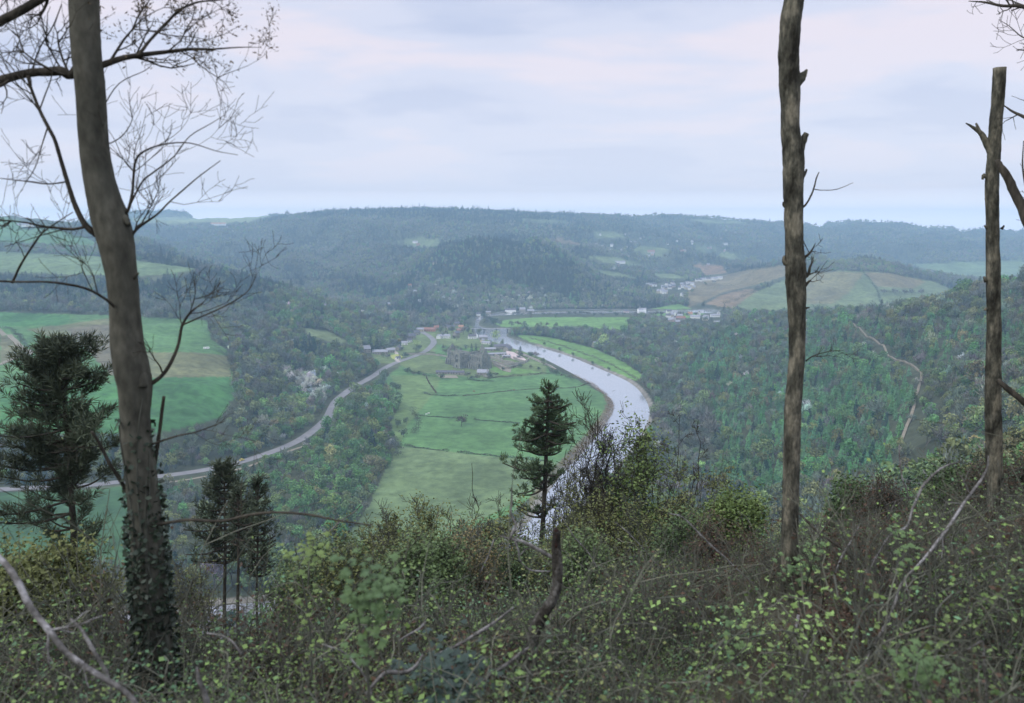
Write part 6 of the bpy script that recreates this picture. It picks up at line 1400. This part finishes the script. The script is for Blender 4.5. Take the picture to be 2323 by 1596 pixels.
#P2END
# ------------------------------------------------------------------ sky, sun, haze
wd = bpy.data.worlds.new('World'); S.world = wd; wd.use_nodes = True
N = wd.node_tree.nodes; L = wd.node_tree.links; bg = N['Background']
SUN_EL, SUN_AZ = math.radians(40), math.radians(238)
sky = N.new('ShaderNodeTexSky'); sky.sky_type = 'NISHITA'; sky.sun_disc = False; sky.sun_elevation = SUN_EL; sky.sun_rotation = SUN_AZ; sky.air_density = 1.2; sky.dust_density = 2.5
tc = N.new('ShaderNodeTexCoord')
# cloud sheet: directions are mapped on to a flat layer overhead
sx = N.new('ShaderNodeSeparateXYZ'); L.new(tc.outputs['Generated'], sx.inputs[0])
mz = N.new('ShaderNodeMath'); mz.operation = 'ADD'; mz.inputs[1].default_value = 0.16; L.new(sx.outputs['Z'], mz.inputs[0])
mz2 = N.new('ShaderNodeMath'); mz2.operation = 'MAXIMUM'; mz2.inputs[1].default_value = 0.02; L.new(mz.outputs[0], mz2.inputs[0])
dx = N.new('ShaderNodeMath'); dx.operation = 'DIVIDE'; L.new(sx.outputs['X'], dx.inputs[0]); L.new(mz2.outputs[0], dx.inputs[1])
dy = N.new('ShaderNodeMath'); dy.operation = 'DIVIDE'; L.new(sx.outputs['Y'], dy.inputs[0]); L.new(mz2.outputs[0], dy.inputs[1])
cx_ = N.new('ShaderNodeCombineXYZ'); L.new(dx.outputs[0], cx_.inputs[0]); L.new(dy.outputs[0], cx_.inputs[1])
mp = N.new('ShaderNodeMapping'); mp.inputs['Rotation'].default_value = (0, 0, 0.45); mp.inputs['Scale'].default_value = (0.75, 1.0, 1); mp.inputs['Location'].default_value = (3.1, 1.7, 0); L.new(cx_.outputs[0], mp.inputs['Vector'])
nz = N.new('ShaderNodeTexNoise'); nz.inputs['Scale'].default_value = 1.05; nz.inputs['Detail'].default_value = 5; nz.inputs['Roughness'].default_value = 0.5; nz.inputs['Distortion'].default_value = 0.3; L.new(mp.outputs[0], nz.inputs['Vector'])
cr = N.new('ShaderNodeValToRGB'); cr.color_ramp.interpolation = 'EASE'
e = cr.color_ramp.elements; e[0].position = 0.40; e[0].color = (0.62, 0.69, 0.90, 1); e[1].position = 0.60; e[1].color = (0.91, 0.855, 0.96, 1)
em = cr.color_ramp.elements.new(0.5); em.color = (0.76, 0.80, 0.97, 1)
L.new(nz.outputs['Fac'], cr.inputs['Fac'])
# the cloud sheet thins to a plain blue-white band near the horizon
hz = N.new('ShaderNodeMapRange'); hz.inputs[1].default_value = 0.0; hz.inputs[2].default_value = 0.20; L.new(sx.outputs['Z'], hz.inputs[0])
mixh = N.new('ShaderNodeMixRGB'); mixh.inputs[1].default_value = (0.84, 0.885, 1.05, 1); L.new(hz.outputs[0], mixh.inputs[0]); L.new(cr.outputs['Color'], mixh.inputs[2])
SKYS = 0.10
sc_ = N.new('ShaderNodeVectorMath'); sc_.operation = 'SCALE'; sc_.inputs['Scale'].default_value = 1.0/SKYS; 
h2 = N.new('ShaderNodeMapRange'); h2.inputs[1].default_value = 0.035; h2.inputs[2].default_value = 0.0; L.new(sx.outputs['Z'], h2.inputs[0])
mixl = N.new('ShaderNodeMixRGB'); mixl.inputs[2].default_value = (1.42, 1.42, 1.55, 1); L.new(h2.outputs[0], mixl.inputs[0]); L.new(mixh.outputs[0], mixl.inputs[1])
L.new(mixl.outputs[0], sc_.inputs[0])
mixs = N.new('ShaderNodeMixRGB'); mixs.inputs[0].default_value = 0.90; L.new(sky.outputs[0], mixs.inputs[1]); L.new(sc_.outputs[0], mixs.inputs[2])
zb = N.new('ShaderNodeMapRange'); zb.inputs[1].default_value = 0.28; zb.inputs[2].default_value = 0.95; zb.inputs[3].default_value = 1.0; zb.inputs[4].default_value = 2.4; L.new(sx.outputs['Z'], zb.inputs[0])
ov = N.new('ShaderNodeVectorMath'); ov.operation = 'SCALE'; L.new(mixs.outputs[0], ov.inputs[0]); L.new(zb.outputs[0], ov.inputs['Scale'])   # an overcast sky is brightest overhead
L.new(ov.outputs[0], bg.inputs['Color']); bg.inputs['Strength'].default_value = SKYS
sl = bpy.data.lights.new('sun', 'SUN'); sl.energy = 1.5; sl.angle = math.radians(25); sl.color = (1, 0.98, 0.94)
so = bpy.data.objects.new('sun', sl); COL.objects.link(so)
dv = Vector((math.sin(SUN_AZ)*math.cos(SUN_EL), math.cos(SUN_AZ)*math.cos(SUN_EL), math.sin(SUN_EL)))
so.rotation_euler = dv.to_track_quat('Z', 'Y').to_euler(); so.location = (0, -50, 400)

hm = bpy.data.materials.new('haze'); hm.use_nodes = True; N = hm.node_tree.nodes; L = hm.node_tree.links
N.remove(N['Principled BSDF']); pv = N.new('ShaderNodeVolumePrincipled'); L.new(pv.outputs[0], N['Material Output'].inputs['Volume'])
pv.inputs['Color'].default_value = (0.51, 0.76, 0.98, 1); pv.inputs['Density'].default_value = 1.95e-4; pv.inputs['Anisotropy'].default_value = 0.0
m = MB(); m.box(-5600, 5600, -5600, 5600, min(-6.0, float(GZ.min())-1), 272); hz_ = m.build('haze', [hm]); tag(hz_, 'thin blue haze filling the valley', 'haze', kind='stuff')

S.view_settings.view_transform = 'Standard'; S.view_settings.look = 'None'; S.view_settings.exposure = 0; S.view_settings.gamma = 1
S.cycles.max_bounces = 6; S.cycles.diffuse_bounces = 3; S.cycles.glossy_bounces = 2; S.cycles.volume_bounces = 3; S.cycles.transparent_max_bounces = 4; S.cycles.transmission_bounces = 2
S.cycles.use_denoising = True
S.cycles.use_adaptive_sampling = True
